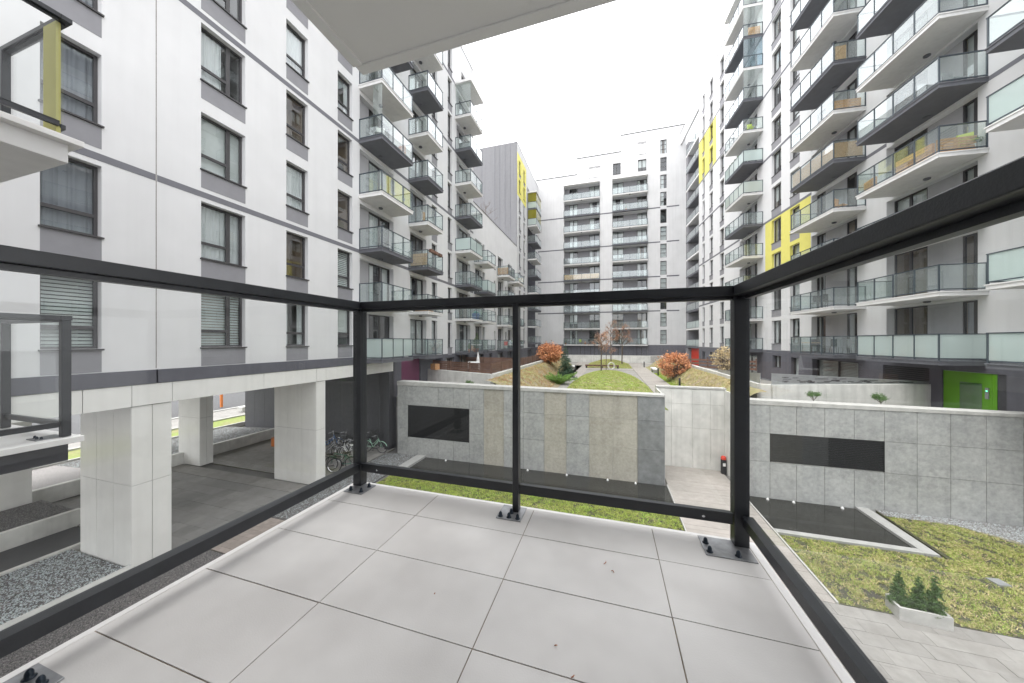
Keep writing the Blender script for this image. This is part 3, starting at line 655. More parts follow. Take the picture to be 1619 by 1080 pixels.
for nm, xy in (('c', [(BX0 + .012, BYF - .15), (BX0 + .15, BYF - .15), (BX0 + .15, BYF - .02), (BX0 + .012, BYF - .02)]), ('m', [(-.575, BYF - .155), (-.44, BYF - .155), (-.44, BYF - .016), (-.575, BYF - .016)]), ('r', [(BX1 - .205, BYF - .165), (BX1 - .01, BYF - .165), (BX1 - .01, BYF - .02), (BX1 - .205, BYF - .02)]), ('b', [(BX0 + .012, .36), (BX0 + .15, .36), (BX0 + .15, .49), (BX0 + .012, .49)])):
    put('base_plate', MB().prism(xy, ZF + .001, ZF + .006), M['plate'], OB, bevel=.001)
bolts(OB, [(BX0 + .045, BYF - .125), (BX0 + .125, BYF - .125), (BX0 + .125, BYF - .055), (-.555, BYF - .135), (-.508, BYF - .135), (-.46, BYF - .135), (-.508, BYF - .092), (BX1 - .185, BYF - .14), (BX1 - .185, BYF - .075), (BX1 - .075, BYF - .14), (BX0 + .06, .46), (BX0 + .12, .40), (BX0 + .12, .46)], ZF + .006)
railing_post(OB, BX0 + .035, .30, .06, .06, ZF + .002, ZF + 1.149)
for x, y, L_, a in ((-.02, 1.40, .022, .7), (.02, 1.36, .012, 2.0), (-.16, .98, .008, 0), (-.62, 1.05, .006, 1), (-.10, .90, .011, .4), (.14, .93, .006, 0)):
    put('debris', MB().tube([(x, y, ZF + .003), (x + L_ * .5 * math.cos(a), y + L_ * .5 * math.sin(a), ZF + .006), (x + L_ * math.cos(a + .5), y + L_ * math.sin(a + .5), ZF + .003)], .0016, 5), M['terracotta'], OB)
# balcony slab overhead
UB = empty('balcony', 'pale balcony slab overhead cutting across the top of the view', 'balcony', (0, 0, 0))
zs = ZC + 1.76
put('slab', MB().box(-1.53, .70, -.5, 1.70, zs, zs + .22), M['soffit'], UB, bevel=.006)
put('drip_edge', MB().box(-1.545, .71, 1.66, 1.725, zs - .012, zs + .21).box(-1.56, -1.49, -.5, 1.659, zs - .012, zs + .21), M['soffit'], UB, bevel=.004)
rail_frame(UB, BX0, BX1, BYF, zs + .24, mids=(-.49,))
# neighbouring balconies at the left edge
for zf, lb, y2 in ((ZF, 'neighbouring glass balcony at the left edge, level with the tiled balcony', False), (ZF + 2.95, 'glass balcony with olive corner column high at the left edge', True)):
    nb = empty('balcony', lb, 'balcony', (0, 0, 0))
    put('slab', MB().box(-8.6, -5.14, -.5, 1.76, zf - .24, zf - .06), M['slabw' if y2 else 'darkwall'], nb, bevel=.005)
    put('edge_trim', MB().box(-8.63, -5.05, -.5, 1.83, zf - .06, zf - .004), M['trim'], nb, bevel=.004)
    rail_frame(nb, -8.58, -5.12, 1.78, zf, mids=(-6.9,), left=False, rpost=not y2)
    put('base_plate', MB().box(-5.35, -5.17, 1.58, 1.75, zf - .003, zf + .004), M['plate'], nb); bolts(nb, [(-5.32, 1.62), (-5.25, 1.61), (-5.2, 1.62)], zf + .004)
    railing_post(nb, -6.3, 1.73, .06, .06, zf, zf + 1.14)
    if y2:
        put('olive_column', MB().box(-5.42, -5.19, 1.70, 1.73, zf + .005, zf + 1.14), M['olive'], nb)

# ================================================================ the lower court
def structure(name, mb, m, bevel=0): return kind(put(name, mb, m, bevel=bevel), 'structure')
structure('ground', MB().box(-400, 400, -400, 400, -.6, -.07), M['ground'])
def slabs(parent_name, x0, x1, y0, y1, sx, sy, m, z=.0, th=.05, gap=.006, stag=True, jit=.003, keep=None):
    """bed sheet + individual paving slabs, sharing one mesh per size"""
    par = structure(parent_name, MB().box(x0, x1, y0, y1, z - .1, z - th * .6), M['soil'])
    nx = max(1, round((x1 - x0) / sx)); ny = max(1, round((y1 - y0) / sy)); dx = (x1 - x0) / nx; dy = (y1 - y0) / ny
    def mk(w_):
        def f():
            b = MB(); b.box(gap / 2, w_ - gap / 2, gap / 2, dy - gap / 2, -th, 0); return b.mesh('paving_slab', M[m])
        return f
    for j in range(ny):
        off = (dx / 2 if stag and j % 2 else 0); x = x0
        edges = [x0] + [x0 + off + i * dx for i in range(1 if not off else 0, nx + 1) if x0 + .02 < x0 + off + i * dx < x1 - .02] + [x1]
        for a, c in zip(edges, edges[1:]):
            if keep and not keep((a + c) / 2, y0 + (j + .5) * dy): continue
            link('paving_slab', shared(('sl', round(c - a, 3), round(dy, 3), m, th), mk(c - a)), par, (a, y0 + j * dy, z + random.uniform(-jit, jit)))
    return par
slabs('pavement', 2.62, 13.5, 6.2, 10.12, .6, .4, 'paver')
slabs('path', 2.62, 5.52, 10.13, 18.9, 2.9, .28, 'pathb', stag=False)
slabs('passage_paving', -21.8, -12.95, 6.5, 10.62, .62, .62, 'paverd')
slabs('passage_apron', -22.1, -12.95, 10.64, 11.4, .75, .75, 'paver')
slabs('bike_court', -22.1, -12.75, 11.98, 16.88, .9, .98, 'paver')
slabs('walkway', -12.9, -11.0, 6.98, 8.9, .2, .2, 'paverb', keep=lambda x, y: x > -12.9)
slabs('outer_paving', -27.0, -18.95, 2.6, 6.5, .6, .6, 'paver')
structure('path_edge', MB().box(5.525, 5.57, 10.13, 16.15, -.05, .045).box(2.56, 2.6, 12.0, 16.2, -.05, .045), M['coping'])
# pools
structure('pool_water', MB().box(-10.05, 2.55, 14.42, 16.15, -.1, -.02), M['water']); structure('pool_water', MB().box(5.6, 9.38, 13.5, 16.15, -.1, -.02), M['water'])
for nm, b in (('pool_kerb', MB().box(5.58, 9.42, 13.25, 13.48, -.05, .05).prism([(9.425, 13.25), (9.78, 13.25), (9.82, 16.19), (9.425, 16.19)], -.05, .05)), ('pool_kerb', MB().prism([(-10.62, 14.4), (-10.08, 14.4), (-10.08, 16.19), (-10.62, 16.19)], -.05, .08))):
    structure(nm, b, M['kerbg'], bevel=.008)
for i, x in enumerate((-8.7, -4.6, -4.0, -2.0, -.05, 1.2, 6.4, 7.3, 8.9)):
    tag(put('pool_nozzle', MB().lathe([(.05, 0), (.05, .06), (.03, .09), (.012, .11)], n=12), M['whitep'], None, (x, 15.98, -.04)), ('small white fountain nozzle, ' + ('first', 'second', 'third', 'fourth', 'fifth', 'sixth')[i] + ' from the left in the large water basin') if i < 6 else ('small white fountain nozzle, ' + ('first', 'second', 'third')[i - 6] + ' from the left in the small right basin'), 'nozzle', 'fountain nozzles')
# lawns (soil sheets) and the small drain hatch
structure('lawn_soil', MB().prism([(-10.4, 8.0), (2.55, 8.0), (2.55, 14.4), (-10.4, 14.4)], -.08, .0), M['soil'])
structure('lawn_soil', MB().prism([(5.575, 10.13), (14.6, 10.13), (14.6, 16.15), (10.03, 16.15), (9.91, 13.19), (5.575, 13.19)], -.08, .0), M['soil'])
hat = tag(put('drain_hatch', MB().box(-.15, .15, -.14, .14, 0, .05), M['steel'], None, (10.24, 12.26, .0), R(8)), 'small square metal drain hatch lying in the right lawn', 'hatch')
# kerbs and gravel beds left
structure('gravel_kerb', MB().box(-12.86, -12.62, -2, 5.48, -.05, .38), M['coping'], bevel=.01)
structure('gravel_kerb', MB().box(-16.0, -15.85, -2, 6.45, -.05, .30).box(-18.6, -18.4, -2, 6.6, -.05, .55), M['concrete'], bevel=.01)
structure('gravel_bed', MB().box(-15.85, -12.86, -2, 5.48, -.05, .24), M['stdark']); structure('gravel_bed', MB().box(-12.6, -11.3, -2, 6.95, -.05, -.01), M['stdark'])
structure('gravel_bed', MB().box(-21.2, -18.6, -2, 6.6, -.05, .45), M['stdark']); structure('gravel_bed', MB().box(-12.7, -10.63, 8.95, 16.19, -.05, -.01), M['stdark'])
structure('gravel_bed', MB().prism([(10.05, 15.75), (12.0, 15.6), (13.0, 14.6), (14.6, 14.0), (14.6, 16.18), (10.05, 16.18)], -.02, .02), M['stgrey'])
structure('gravel_kerb', MB().box(-22.35, -22.12, 6.6, 16.88, -.05, .62), M['concrete'], bevel=.01)
structure('gravel_bed', MB().prism([(-27.6, 6.6), (-22.36, 6.6), (-22.36, 16.88), (-27.6, 16.88)], -.05, [.2, .5, .5, .2]), M['stgrey'])
structure('lane', MB().box(-18.39, -16.01, -2, 6.45, -.05, -.015), M['asphalt'])
# street beyond the passage
structure('verge', MB().box(-31.2, -27.62, -4, 40, -.06, .0), M['mound']); structure('gravel_kerb', MB().box(-27.78, -27.62, 2, 30, -.05, .3), M['coping'])
structure('street_pavement', MB().box(-35.4, -31.25, -10, 60, -.06, .01), M['paver']); structure('road', MB().box(-60, -35.45, -20, 80, -.06, .0), M['asphalt'])
structure('kerb', MB().box(-31.4, -31.2, -10, 60, -.05, .12), M['coping'], bevel=.01); structure('kerb', MB().box(-35.7, -35.4, -10, 60, -.05, .1), M['coping'], bevel=.01)

def mesh_np(name, V, Fs, m, smooth=False):
    me = bpy.data.meshes.new(name); nv = len(V); nf = len(Fs); k = Fs.shape[1]
    me.vertices.add(nv); me.vertices.foreach_set('co', V.astype(np.float32).ravel()); me.loops.add(nf * k); me.loops.foreach_set('vertex_index', Fs.astype(np.int32).ravel())
    me.polygons.add(nf); me.polygons.foreach_set('loop_start', np.arange(0, nf * k, k, dtype=np.int32)); me.polygons.foreach_set('loop_total', np.full(nf, k, dtype=np.int32))
    ms = m if isinstance(m, (list, tuple)) else [m]
    for q in ms: me.materials.append(q)
    if len(ms) > 1: me.polygons.foreach_set('material_index', np.repeat(rng.choice(len(ms), nf // 8 + 1), 8)[:nf].astype(np.int32))
    me.update(); me.validate(); 
    return me
OCT = np.array([(1, 0, 0), (-1, 0, 0), (0, 1, 0), (0, -1, 0), (0, 0, 1), (0, 0, -1)], float)
OCF = np.array([(0, 2, 4), (2, 1, 4), (1, 3, 4), (3, 0, 4), (2, 0, 5), (1, 2, 5), (3, 1, 5), (0, 3, 5)])
def pebbles(name, poly, n, z, size, ms, label, zfn=None):
    x0, x1, y0, y1 = poly[:4]; P = np.stack([rng.uniform(x0, x1, n), rng.uniform(y0, y1, n)], 1)
    if len(poly) > 4: P = P[poly[4](P)]; n = len(P)
    zz = zfn(P) if zfn else np.full(n, z)
    S = rng.uniform(.5, 1.0, (n, 1, 1)) * size * rng.uniform(.6, 1.2, (n, 1, 3)); S[:, :, 2] *= .7
    V = OCT[None] * S; A = rng.uniform(0, 6.28, n); B = rng.uniform(-.7, .7, n); c, s = np.cos(A)[:, None], np.sin(A)[:, None]; cb, sb = np.cos(B)[:, None], np.sin(B)[:, None]
    x, y, z_ = V[..., 0], V[..., 1] * cb - V[..., 2] * sb, V[..., 1] * sb + V[..., 2] * cb
    V = np.stack([x * c - y * s + P[:, :1], x * s + y * c + P[:, 1:], z_ + zz[:, None] + size * .2], -1)
    Fs = (OCF[None] + (np.arange(n) * 6)[:, None, None]).reshape(-1, 3)
    o = link(name, mesh_np(name, V.reshape(-1, 3), Fs, ms)); return kind(o, 'stuff', label)
pebbles('gravel', (-15.84, -12.87, 1.5, 5.47), 17000, .24, .03, [M['stlight'], M['stlight'], M['stgrey'], M['stdark']], 'pale blue-grey crushed stone in the bed beside the near column')
pebbles('gravel', (-12.55, -11.32, 1.5, 6.94), 14000, -.01, .018, [M['stgrey'], M['stgrey'], M['stdark']], 'grey gravel strip under the left side of the near balcony')
pebbles('gravel', (-12.65, -10.64, 9.0, 16.15), 22000, -.01, .02, [M['stgrey'], M['stdark'], M['stlight']], 'grey gravel strip between the bicycles and the water basin')
pebbles('gravel', (-21.15, -18.62, 2.5, 6.55), 12000, .45, .022, [M['stdark'], M['stgrey']], 'dark gravel in the raised bed inside the passage')
pebbles('gravel', (-27.5, -22.4, 9.0, 16.8), 26000, .0, .03, [M['stgrey'], M['stlight'], M['stdark']], 'grey gravel bank at the street side of the passage', zfn=lambda P: .2 + (P[:, 0] + 27.6) / 5.24 * .3)
pebbles('gravel', (10.1, 14.5, 14.2, 16.15, lambda P: P[:, 1] > np.where(P[:, 0] < 12, 15.68, 15.6 - (P[:, 0] - 12) * .75)), 15000, .02, .022, [M['stlight'], M['stgrey']], 'grey gravel along the foot of the right concrete wall')
def blades(name, x0, x1, y0, y1, n, h, ms, label, fn=None, clump=0, zfn=None, width=.006, spread=.055):
    P = np.stack([rng.uniform(x0, x1, n), rng.uniform(y0, y1, n)], 1)
    if clump:
        c = np.stack([rng.uniform(x0, x1, clump), rng.uniform(y0, y1, clump)], 1); P = c[rng.integers(0, clump, n)] + rng.normal(0, spread, (n, 2))
    ok = (P[:, 0] > x0) & (P[:, 0] < x1) & (P[:, 1] > y0) & (P[:, 1] < y1)
    if fn: ok &= fn(P)
    P = P[ok]; n = len(P); A = rng.uniform(0, 6.28, n); H = rng.uniform(.4, 1, n) * h; Wd = width * rng.uniform(.7, 1.4, n); ln = rng.uniform(.4, 2.2, n) * H; B = rng.uniform(0, 6.28, n)
    z = zfn(P) if zfn else np.zeros(n)
    dx, dy = np.cos(A) * Wd, np.sin(A) * Wd
    V = np.stack([np.stack([P[:, 0] - dx, P[:, 1] - dy, z - .004], -1), np.stack([P[:, 0] + dx, P[:, 1] + dy, z - .004], -1), np.stack([P[:, 0] + np.cos(B) * ln, P[:, 1] + np.sin(B) * ln, z + H], -1)], 1)
    o = link(name, mesh_np(name, V.reshape(-1, 3), np.arange(n * 3).reshape(-1, 3), ms)); return kind(o, 'stuff', label)
inlawn = lambda P: ~((P[:, 0] < 10.05) & (P[:, 1] > 13.15)) & (P[:, 1] < np.where(P[:, 0] < 12, 15.68, 15.6 - (P[:, 0] - 12) * .75)) & ~((np.abs(P[:, 0] - 10.24) < .14) & (np.abs(P[:, 1] - 12.26) < .13))
blades('grass', 5.58, 14.5, 10.15, 16.0, 170000, .05, [M['grass'], M['grass'], M['grassb'], M['grasso'], M['grassd']], 'patchy yellow-green grass of the right lawn', inlawn, clump=4200, width=.0095, spread=.05)
blades('grass', -10.38, 2.53, 10.8, 14.38, 90000, .05, [M['grassb'], M['grassb'], M['grass']], 'bright green grass strip in front of the left water basin', clump=9000, width=.014)

# ================================================================ retaining walls of the raised garden
ztop = lambda x: 4.30 - (x + 13.3) * .0093           # the coping falls slightly to the right
def clad_wall(name, label, x0, x1, xs, rows, matfn, louv, lrows):
    W = empty(name, label, 'wall', ((x0 + x1) / 2, 16.2, 0)); ox = (x0 + x1) / 2
    put('core', MB().box(x0 - ox, x1 - ox, .05, .55, -.1, ztop(x1) - .10), M['concrete'], W)
    cp = lattice(max(2, round((x1 - x0) / 2.4)), x0, x1)
    for a, c in zip(cp, cp[1:]): put('coping', MB().prism([(a - ox + .004, -.03), (c - ox - .004, -.03), (c - ox - .004, .62), (a - ox + .004, .62)], ztop(x1) - .10, [ztop(a), ztop(c), ztop(c), ztop(a)]), M['coping'], W, bevel=.006)
    for i, (a, c) in enumerate(zip(xs, xs[1:])):
        for j in range(len(rows) - 1):
            d = rows[j]; e = rows[j + 1] if j < len(rows) - 2 else ztop(c) - .105
            if louv and a < louv[1] - .05 and c > louv[0] + .05 and d < louv[3] - .05 and e > louv[2] + .05: continue
            m, rec = matfn(i, j); g = .006
            put('concrete_panel', MB().box(a - ox + g, c - ox - g, rec, .045 + .004, d + g, e - g), M[m], W, bevel=.004)
    if louv:
        a, c, d, e = louv; lo = put('louvre', MB().box(a - ox, c - ox, .03, .049, d, e), M['black'], W); n = int((e - d) / .075)
        put('louvre_frame', MB().box(a - ox, a - ox + .03, -.012, .03, d, e).box(c - ox - .03, c - ox, -.012, .03, d, e), M['louver'], lo)
        me = MB().box(a - ox + .031, c - ox - .031, -.008, .025, 0, .03).mesh('blade', M['louver'])
        for i in range(n): link('blade', me, lo, (0, 0, d + .02 + i * (e - d - .03) / n))
    return W
xl = [-12.0, -11.3, -9.3, -8.35, -7.38, -6.52, -5.37, -4.28, -3.18, -2.05, -.93, .2, 1.31, 2.49]
def lm(i, j):
    x = xl[i]
    if abs(x + 6.52) < .01: return 'panelw', .03
    if abs(x + 3.18) < .01: return 'panelw', .03
    if abs(x + .93) < .01 or abs(x - .2) < .01: return 'panelw', .03
    if abs(x - 1.31) < .01: return 'paneld', 0
    return 'panelg', 0
LW = clad_wall('retaining_wall', 'left concrete wall with grey and ochre panels above the dark water basin', -12.05, 2.5, xl, [-.1, 1.55, 2.92, 4.2], lm, None, None)
for ch in list(LW.children):
    pass
# louvre of the left wall replaces the panels around it
def carve(W, louv, ox, y=0):
    for ch in [c for c in W.children if c.name.startswith('concrete_panel')]:
        v = [q.co for q in ch.data.vertices]; a, c = min(q.x for q in v) + ox, max(q.x for q in v) + ox; d, e = min(q.z for q in v), max(q.z for q in v)
        if a < louv[1] - .02 and c > louv[0] + .02 and d < louv[3] - .02 and e > louv[2] + .02:
            m = ch.data.materials[0]; bpy.data.objects.remove(ch)
            for p, q, r, s in cells(a, c, d, e, [louv]):
                if (q - p) > .03 and (s - r) > .03: put('concrete_panel', MB().box(p - ox, q - ox, 0, .049, r, s), m, W, bevel=.003)
    a, c, d, e = louv; lo = put('louvre', MB().box(a - ox, c - ox, .035, .049, d, e), M['black'], W); n = int((e - d) / .07)
    put('louvre_frame', MB().box(a - ox, a - ox + .03, -.006, .034, d, e).box(c - ox - .03, c - ox, -.006, .034, d, e), M['louver'], lo)
    me = MB().box(a - ox + .031, c - ox - .031, -.004, .03, 0, .032).mesh('blade', M['louver'])
    for i in range(n): link('blade', me, lo, (0, 0, d + .02 + i * (e - d - .03) / n))
carve(LW, (-11.3, -7.38, 1.04, 2.9), (-12.05 + 2.5) / 2)
xr = [5.66, 6.57, 7.5, 8.45, 9.4, 10.34, 11.3, 12.25, 13.21, 14.17, 15.2]
RWx = (5.64, 15.2)
RW = clad_wall('retaining_wall', 'right concrete wall of large grey panels above the small water basin', 5.64, 15.2, xr, [-.1, 1.5, 2.72, 4.12], lambda i, j: ('panelg', 0), None, None)
carve(RW, (6.57, 10.34, 1.52, 2.73), sum(RWx) / 2)
SW = empty('concrete_wall', 'set-back pale cast concrete wall at the end of the path', 'wall', (4.1, 18.8, 0))
put('core', MB().box(-1.65, 1.65, .05, .4, -.1, 4.16), M['concrete'], SW)
for i, (a, c) in enumerate(zip([-1.6, -.9, .1, .95], [-.9, .1, .95, 1.6])):
    for d, e in ((0, 2.1), (2.1, 3.35), (3.35, 4.12)): put('concrete_panel', MB().box(a + .004, c - .004, 0, .049, d + .004, e - .004), M['concrete'], SW, bevel=.003)
put('coping', MB().box(-1.65, 1.65, -.02, .42, 4.165, 4.24), M['coping'], SW)
for s, x in ((-1, 2.5), (1, 5.64)): put('return_wall', MB().box(x - 4.1 - .03 + .05 * s, x - 4.1 + .03 + .05 * s, -2.05, -.002, -.1, 4.14), M['concrete'], SW)
bn = empty('litter_bin', 'dark bin with red and white top standing by the set-back concrete wall', 'bin', (5.52, 18.45, 0)); bn.scale = (.62, .62, .9)
put('body', MB().lathe([(.18, 0), (.2, .05), (.2, .75), (.17, .8)], n=14), M['black'], bn); put('lid', MB().lathe([(.19, .8), (.19, .9), (.12, .98)], n=14), M['red'], bn); put('sticker', MB().box(-.1, .1, -.215, -.2, .45, .62), M['whitep'], bn)

# ================================================================ raised garden
structure('terrace', MB().prism([(-12.86, 17.2), (-12.05, 16.76), (2.4, 16.76), (2.4, 19.2), (5.75, 19.2), (5.75, 16.76), (17, 16.76), (14.2, 24.5), (11.5, 59.4), (-12.86, 59.4)], 2.4, 3.18), M['paver'])
def hgt(X, Y):
    X = np.asarray(X, float); Y = np.asarray(Y, float); sm = lambda t: np.clip(t, 0, 1) ** 2 * (3 - 2 * np.clip(t, 0, 1))
    e = np.where(Y < 27, -3.7, np.clip(-3.7 - (Y - 27) * .35, -4.9, -3.7))
    l = 1.22 * sm((e - X) / (6.6 + e)); r = 1.22 * sm((X - np.where(Y < 34, 4.75, 4.95)) / 1.8)
    m1 = .78 * np.clip(1 - ((X + .05) / 2.95) ** 2 - (np.clip(Y - 24, 0, 99) / 15.5) ** 2, 0, 1)
    m2 = .85 * np.clip(1 - ((X) / 2.9) ** 2, 0, 1) * np.clip(1 - ((Y - 47.8) / 4.6) ** 2, 0, 1)
    return 3.2 + l + r + m1 + m2 + .03 * np.sin(X * 3.1 + Y * 1.7) * np.sin(Y * 2.3) * ((l + r + m1 + m2) > .05)
def field(name, x0, x1, y0, y1, nx, ny, m, mask):
    xs_ = np.linspace(x0, x1, nx + 1); ys_ = np.linspace(y0, y1, ny + 1); X, Y = np.meshgrid(xs_, ys_); Z = hgt(X, Y)
    V = np.stack([X, Y, Z], -1).reshape(-1, 3); Fs = []
    for j in range(ny):
        for i in range(nx):
            if mask((xs_[i] + xs_[i + 1]) / 2, (ys_[j] + ys_[j + 1]) / 2):
                a = j * (nx + 1) + i; Fs.append((a, a + 1, a + nx + 2, a + nx + 1))
    me = mesh_np(name, V, np.array(Fs), m); me.shade_smooth(); return kind(link(name, me), 'structure')
field('planted_slope', -6.7, -3.65, 16.8, 47, 20, 110, M['slope'], lambda x, y: True)
field('planted_slope', 4.7, 6.75, 16.8, 47, 16, 110, M['slope'], lambda x, y: y > 19.3 or x > 5.8)
field('grass_mound', -2.95, 2.85, 16.8, 40.4, 40, 80, M['mound'], lambda x, y: hgt(x, y) > 3.203 and not (x > 2.35 and y < 19.3))
field('grass_mound', -2.9, 2.9, 43.2, 52.4, 40, 50, M['mound'], lambda x, y: hgt(x, y) > 3.203)
slabs('garden_path', 2.9, 4.65, 19.3, 52.0, 1.75, .6, 'pathb', z=3.21, th=.03, stag=False)
structure('garden_path', MB().box(-4.85, -2.6, 29, 53, 3.181, 3.20).box(-2.59, 2.88, 40.6, 43.0, 3.181, 3.20).box(-4.85, 8, 53.01, 55, 3.181, 3.2), M['pathb'])
blades('grass', -2.9, 2.8, 17, 40.3, 60000, .07, [M['grassb'], M['grassb'], M['grassb'], M['grass'], M['grassd']], 'green grass on the front garden mound', lambda P: hgt(P[:, 0], P[:, 1]) > 3.22, zfn=lambda P: hgt(P[:, 0], P[:, 1]), width=.012, clump=2500)
blades('grass', -2.85, 2.85, 43.4, 52.3, 30000, .09, [M['grassb'], M['grass'], M['grassd']], 'green grass on the rear garden mound', lambda P: hgt(P[:, 0], P[:, 1]) > 3.22, zfn=lambda P: hgt(P[:, 0], P[:, 1]), width=.015)
blades('grass', 4.7, 6.7, 17, 45, 45000, .09, [M['grassd'], M['grassd'], M['grass']], 'dry yellowish ground cover on the right slope', lambda P: (hgt(P[:, 0], P[:, 1]) > 3.25) & (P[:, 1] > 19.4), zfn=lambda P: hgt(P[:, 0], P[:, 1]), width=.012, clump=2500)
blades('grass', 4.66, 5.3, 19.4, 40, 16000, .08, [M['grassb']], 'bright green grass edge along the garden path', zfn=lambda P: hgt(P[:, 0], P[:, 1]), width=.012)
blades('grass', -6.6, -3.7, 17, 45, 45000, .08, [M['grassd'], M['leafb'], M['grass']], 'dry brownish ground cover on the left slope', lambda P: hgt(P[:, 0], P[:, 1]) > 3.25, zfn=lambda P: hgt(P[:, 0], P[:, 1]), width=.012, clump=2200)
# garden parapets: the straight inner walls, the oblique outer ones, low wall at the far end
def strip_wall(name, label, pts, z0, z1, th, m, pieces=True):
    o = empty(name, label, 'wall', (pts[0][0], pts[0][1], 0)); ox, oy = pts[0]
    for (ax, ay), (bx, by) in zip(pts, pts[1:]):
        d = Vector((bx - ax, by - ay)); L_ = d.length; d /= L_; n_ = Vector((-d.y, d.x)) * th / 2; k = max(1, round(L_ / 2.8)) if pieces else 1
        for i in range(k):
            p = Vector((ax, ay)) + d * (L_ * i / k + .004); q = Vector((ax, ay)) + d * (L_ * (i + 1) / k - .004)
            put('wall_section', MB().prism([(p.x - n_.x * -1 * -1 - ox, p.y + n_.y * -1 - oy), (q.x - n_.x - ox, q.y - n_.y - oy), (q.x + n_.x - ox, q.y + n_.y - oy), (p.x + n_.x - ox, p.y + n_.y - oy)], z0, z1), M[m], o, bevel=.01)
    return o
strip_wall('garden_wall', 'pale concrete wall below the brown fence, left of the garden', [(-12.7, 20.75), (-6.85, 18.4), (-6.85, 47.5)], 3.0, 4.63, .2, 'concrete')
strip_wall('garden_wall', 'pale concrete wall along the right slope and up to the green door', [(6.9, 47), (6.9, 18.0), (7.25, 17.75), (14.55, 20.25)], 3.0, 4.63, .2, 'concrete')
strip_wall('low_wall', 'long low concrete wall in front of the far block', [(-8.5, 55.6), (6.3, 55.6), (8.6, 58.4)], 3.0, 4.35, .25, 'concrete')
# perforated steel screen on the right oblique wall
sw = empty('steel_screen', 'grey perforated steel screen tapering along the right garden wall', 'screen', (7.25, 17.75, 4.63))
dirv = Vector((7.3, 2.5)); Ls = dirv.length; dirv /= Ls
sang = math.atan2(dirv.y, dirv.x)
def taper(a): return .50 - .42 * a / Ls
b = MB(); hl_ = []
rs = random.Random(4)
for i in range(54):
    a = rs.uniform(.2, Ls - 1.0); L_ = rs.uniform(.15, .42); z = rs.uniform(.06, max(.08, taper(a + L_) - .06)); hl_.append((a, a + L_, z, z + .022))
s1 = put('sheet', MB().prism([(0, -.02), (Ls, -.02), (Ls, .0), (0, .0)], 0, [taper(0), taper(Ls), taper(Ls), taper(0)]), M['steel'], sw); s1.rotation_euler = (0, 0, sang)
for a, c, d, e in hl_: q = put('slot', MB().box(a, c, -.026, -.0205, d, e), M['seam'], s1)
put('sheet', MB().prism([(-.35, .25), (-.33, .25), (-.33, 6.5), (-.35, 6.5)], 0, [.5, .5, .15, .15]), M['steel'], sw)
cp = put('capping', MB().tube([(0, -.01, taper(0) + .01), (Ls, -.01, taper(Ls) + .01)], .018, 8), M['steel'], sw); cp.rotation_euler = (0, 0, sang)
# fences
def board_fence(name, label, pts, z0, h, nb, m, gap=.02, post=1.9, wov=True):
    o = empty(name, label, 'fence', (pts[0][0], pts[0][1], z0)); ox, oy = pts[0]
    for (ax, ay), (bx, by) in zip(pts, pts[1:]):
        d = Vector((bx - ax, by - ay)); L_ = d.length; k = max(1, round(L_ / post)); a_ = math.atan2(d.y, d.x)
        for i in range(k + 1):
            x, y = ax + d.x * i / k - ox, ay + d.y * i / k - oy
            link('post', shared(('fp', h, m), lambda: MB().box(-.04, .04, -.04, .04, 0, h + .05).mesh('post', M[m])), o, (x, y, 0), a_)
        seg = L_ / k; bh = h / nb
        def mk():
            b = MB(); nseg = 8
            for q in range(nseg):
                t0, t1 = q / nseg, (q + 1) / nseg; f = (lambda t: .022 * math.sin(t * 9.42)) if wov else (lambda t: 0)
                x0_, x1_ = .045 + t0 * (seg - .09), .045 + t1 * (seg - .09); y0_, y1_ = f(t0), f(t1)
                b.quad((x0_, y0_ - .008, 0), (x1_, y1_ - .008, 0), (x1_, y1_ - .008, bh - gap), (x0_, y0_ - .008, bh - gap)); b.quad((x0_, y0_ + .008, 0), (x0_, y0_ + .008, bh - gap), (x1_, y1_ + .008, bh - gap), (x1_, y1_ + .008, 0))
                b.quad((x0_, y0_ - .008, bh - gap), (x1_, y1_ - .008, bh - gap), (x1_, y1_ + .008, bh - gap), (x0_, y0_ + .008, bh - gap))
            return b.mesh('board', M[m])
        me = shared(('fb', round(seg, 3), nb, h, m), mk)
        for i in range(k):
            for j in range(nb): link('board', me, o, (ax + d.x * i / k - ox, ay + d.y * i / k - oy, j * bh + .02), a_)
    return o
board_fence('garden_fence', 'brown woven board fence on top of the left garden wall', [(-12.3, 20.75), (-7.0, 18.6), (-7.0, 26.5)], 4.63, .62, 5, 'woodd')
board_fence('garden_fence', 'second brown board fence further back between the left gardens', [(-12.6, 27.0), (-7.2, 27.0), (-7.2, 40)], 4.2, 1.0, 6, 'woodd')
fr = board_fence('garden_fence', 'low reddish brown fence with posts at the far right gardens', [(7.1, 46), (7.1, 34), (11.8, 31.5)], 4.2, .95, 3, 'woodd', gap=.14, wov=False)
# balls, bollards, bench, ring
for i, (x, y, lb) in enumerate(((4.48, 45.6, 'black bollard lamp farthest along the garden path'), (4.9, 25.6, 'black bollard lamp on the right slope near the wall top'), (4.75, 35.0, 'black bollard lamp beside the white bench'), (-3.6, 36.7, 'black bollard lamp beside the spruce'))):
    o = empty('bollard_lamp', lb, 'lamp', (x, y, float(hgt(x, y)) - .02)); put('post', MB().box(-.06, .06, -.06, .06, 0, .8), M['black'], o, bevel=.01); put('light_head', MB().box(-.065, .065, -.065, .065, .62, .7), M['railf'], o)
be = empty('bench', 'pale block bench beside the right garden path', 'bench', (4.85, 38.6, 3.2), R(90))
put('seat', MB().box(-1.3, 1.3, -.25, .25, .36, .5), M['whitep'], be, bevel=.02)
for x in (-1.0, 1.0): put('leg', MB().box(x - .12, x + .12, -.22, .22, 0, .36), M['coping'], be)
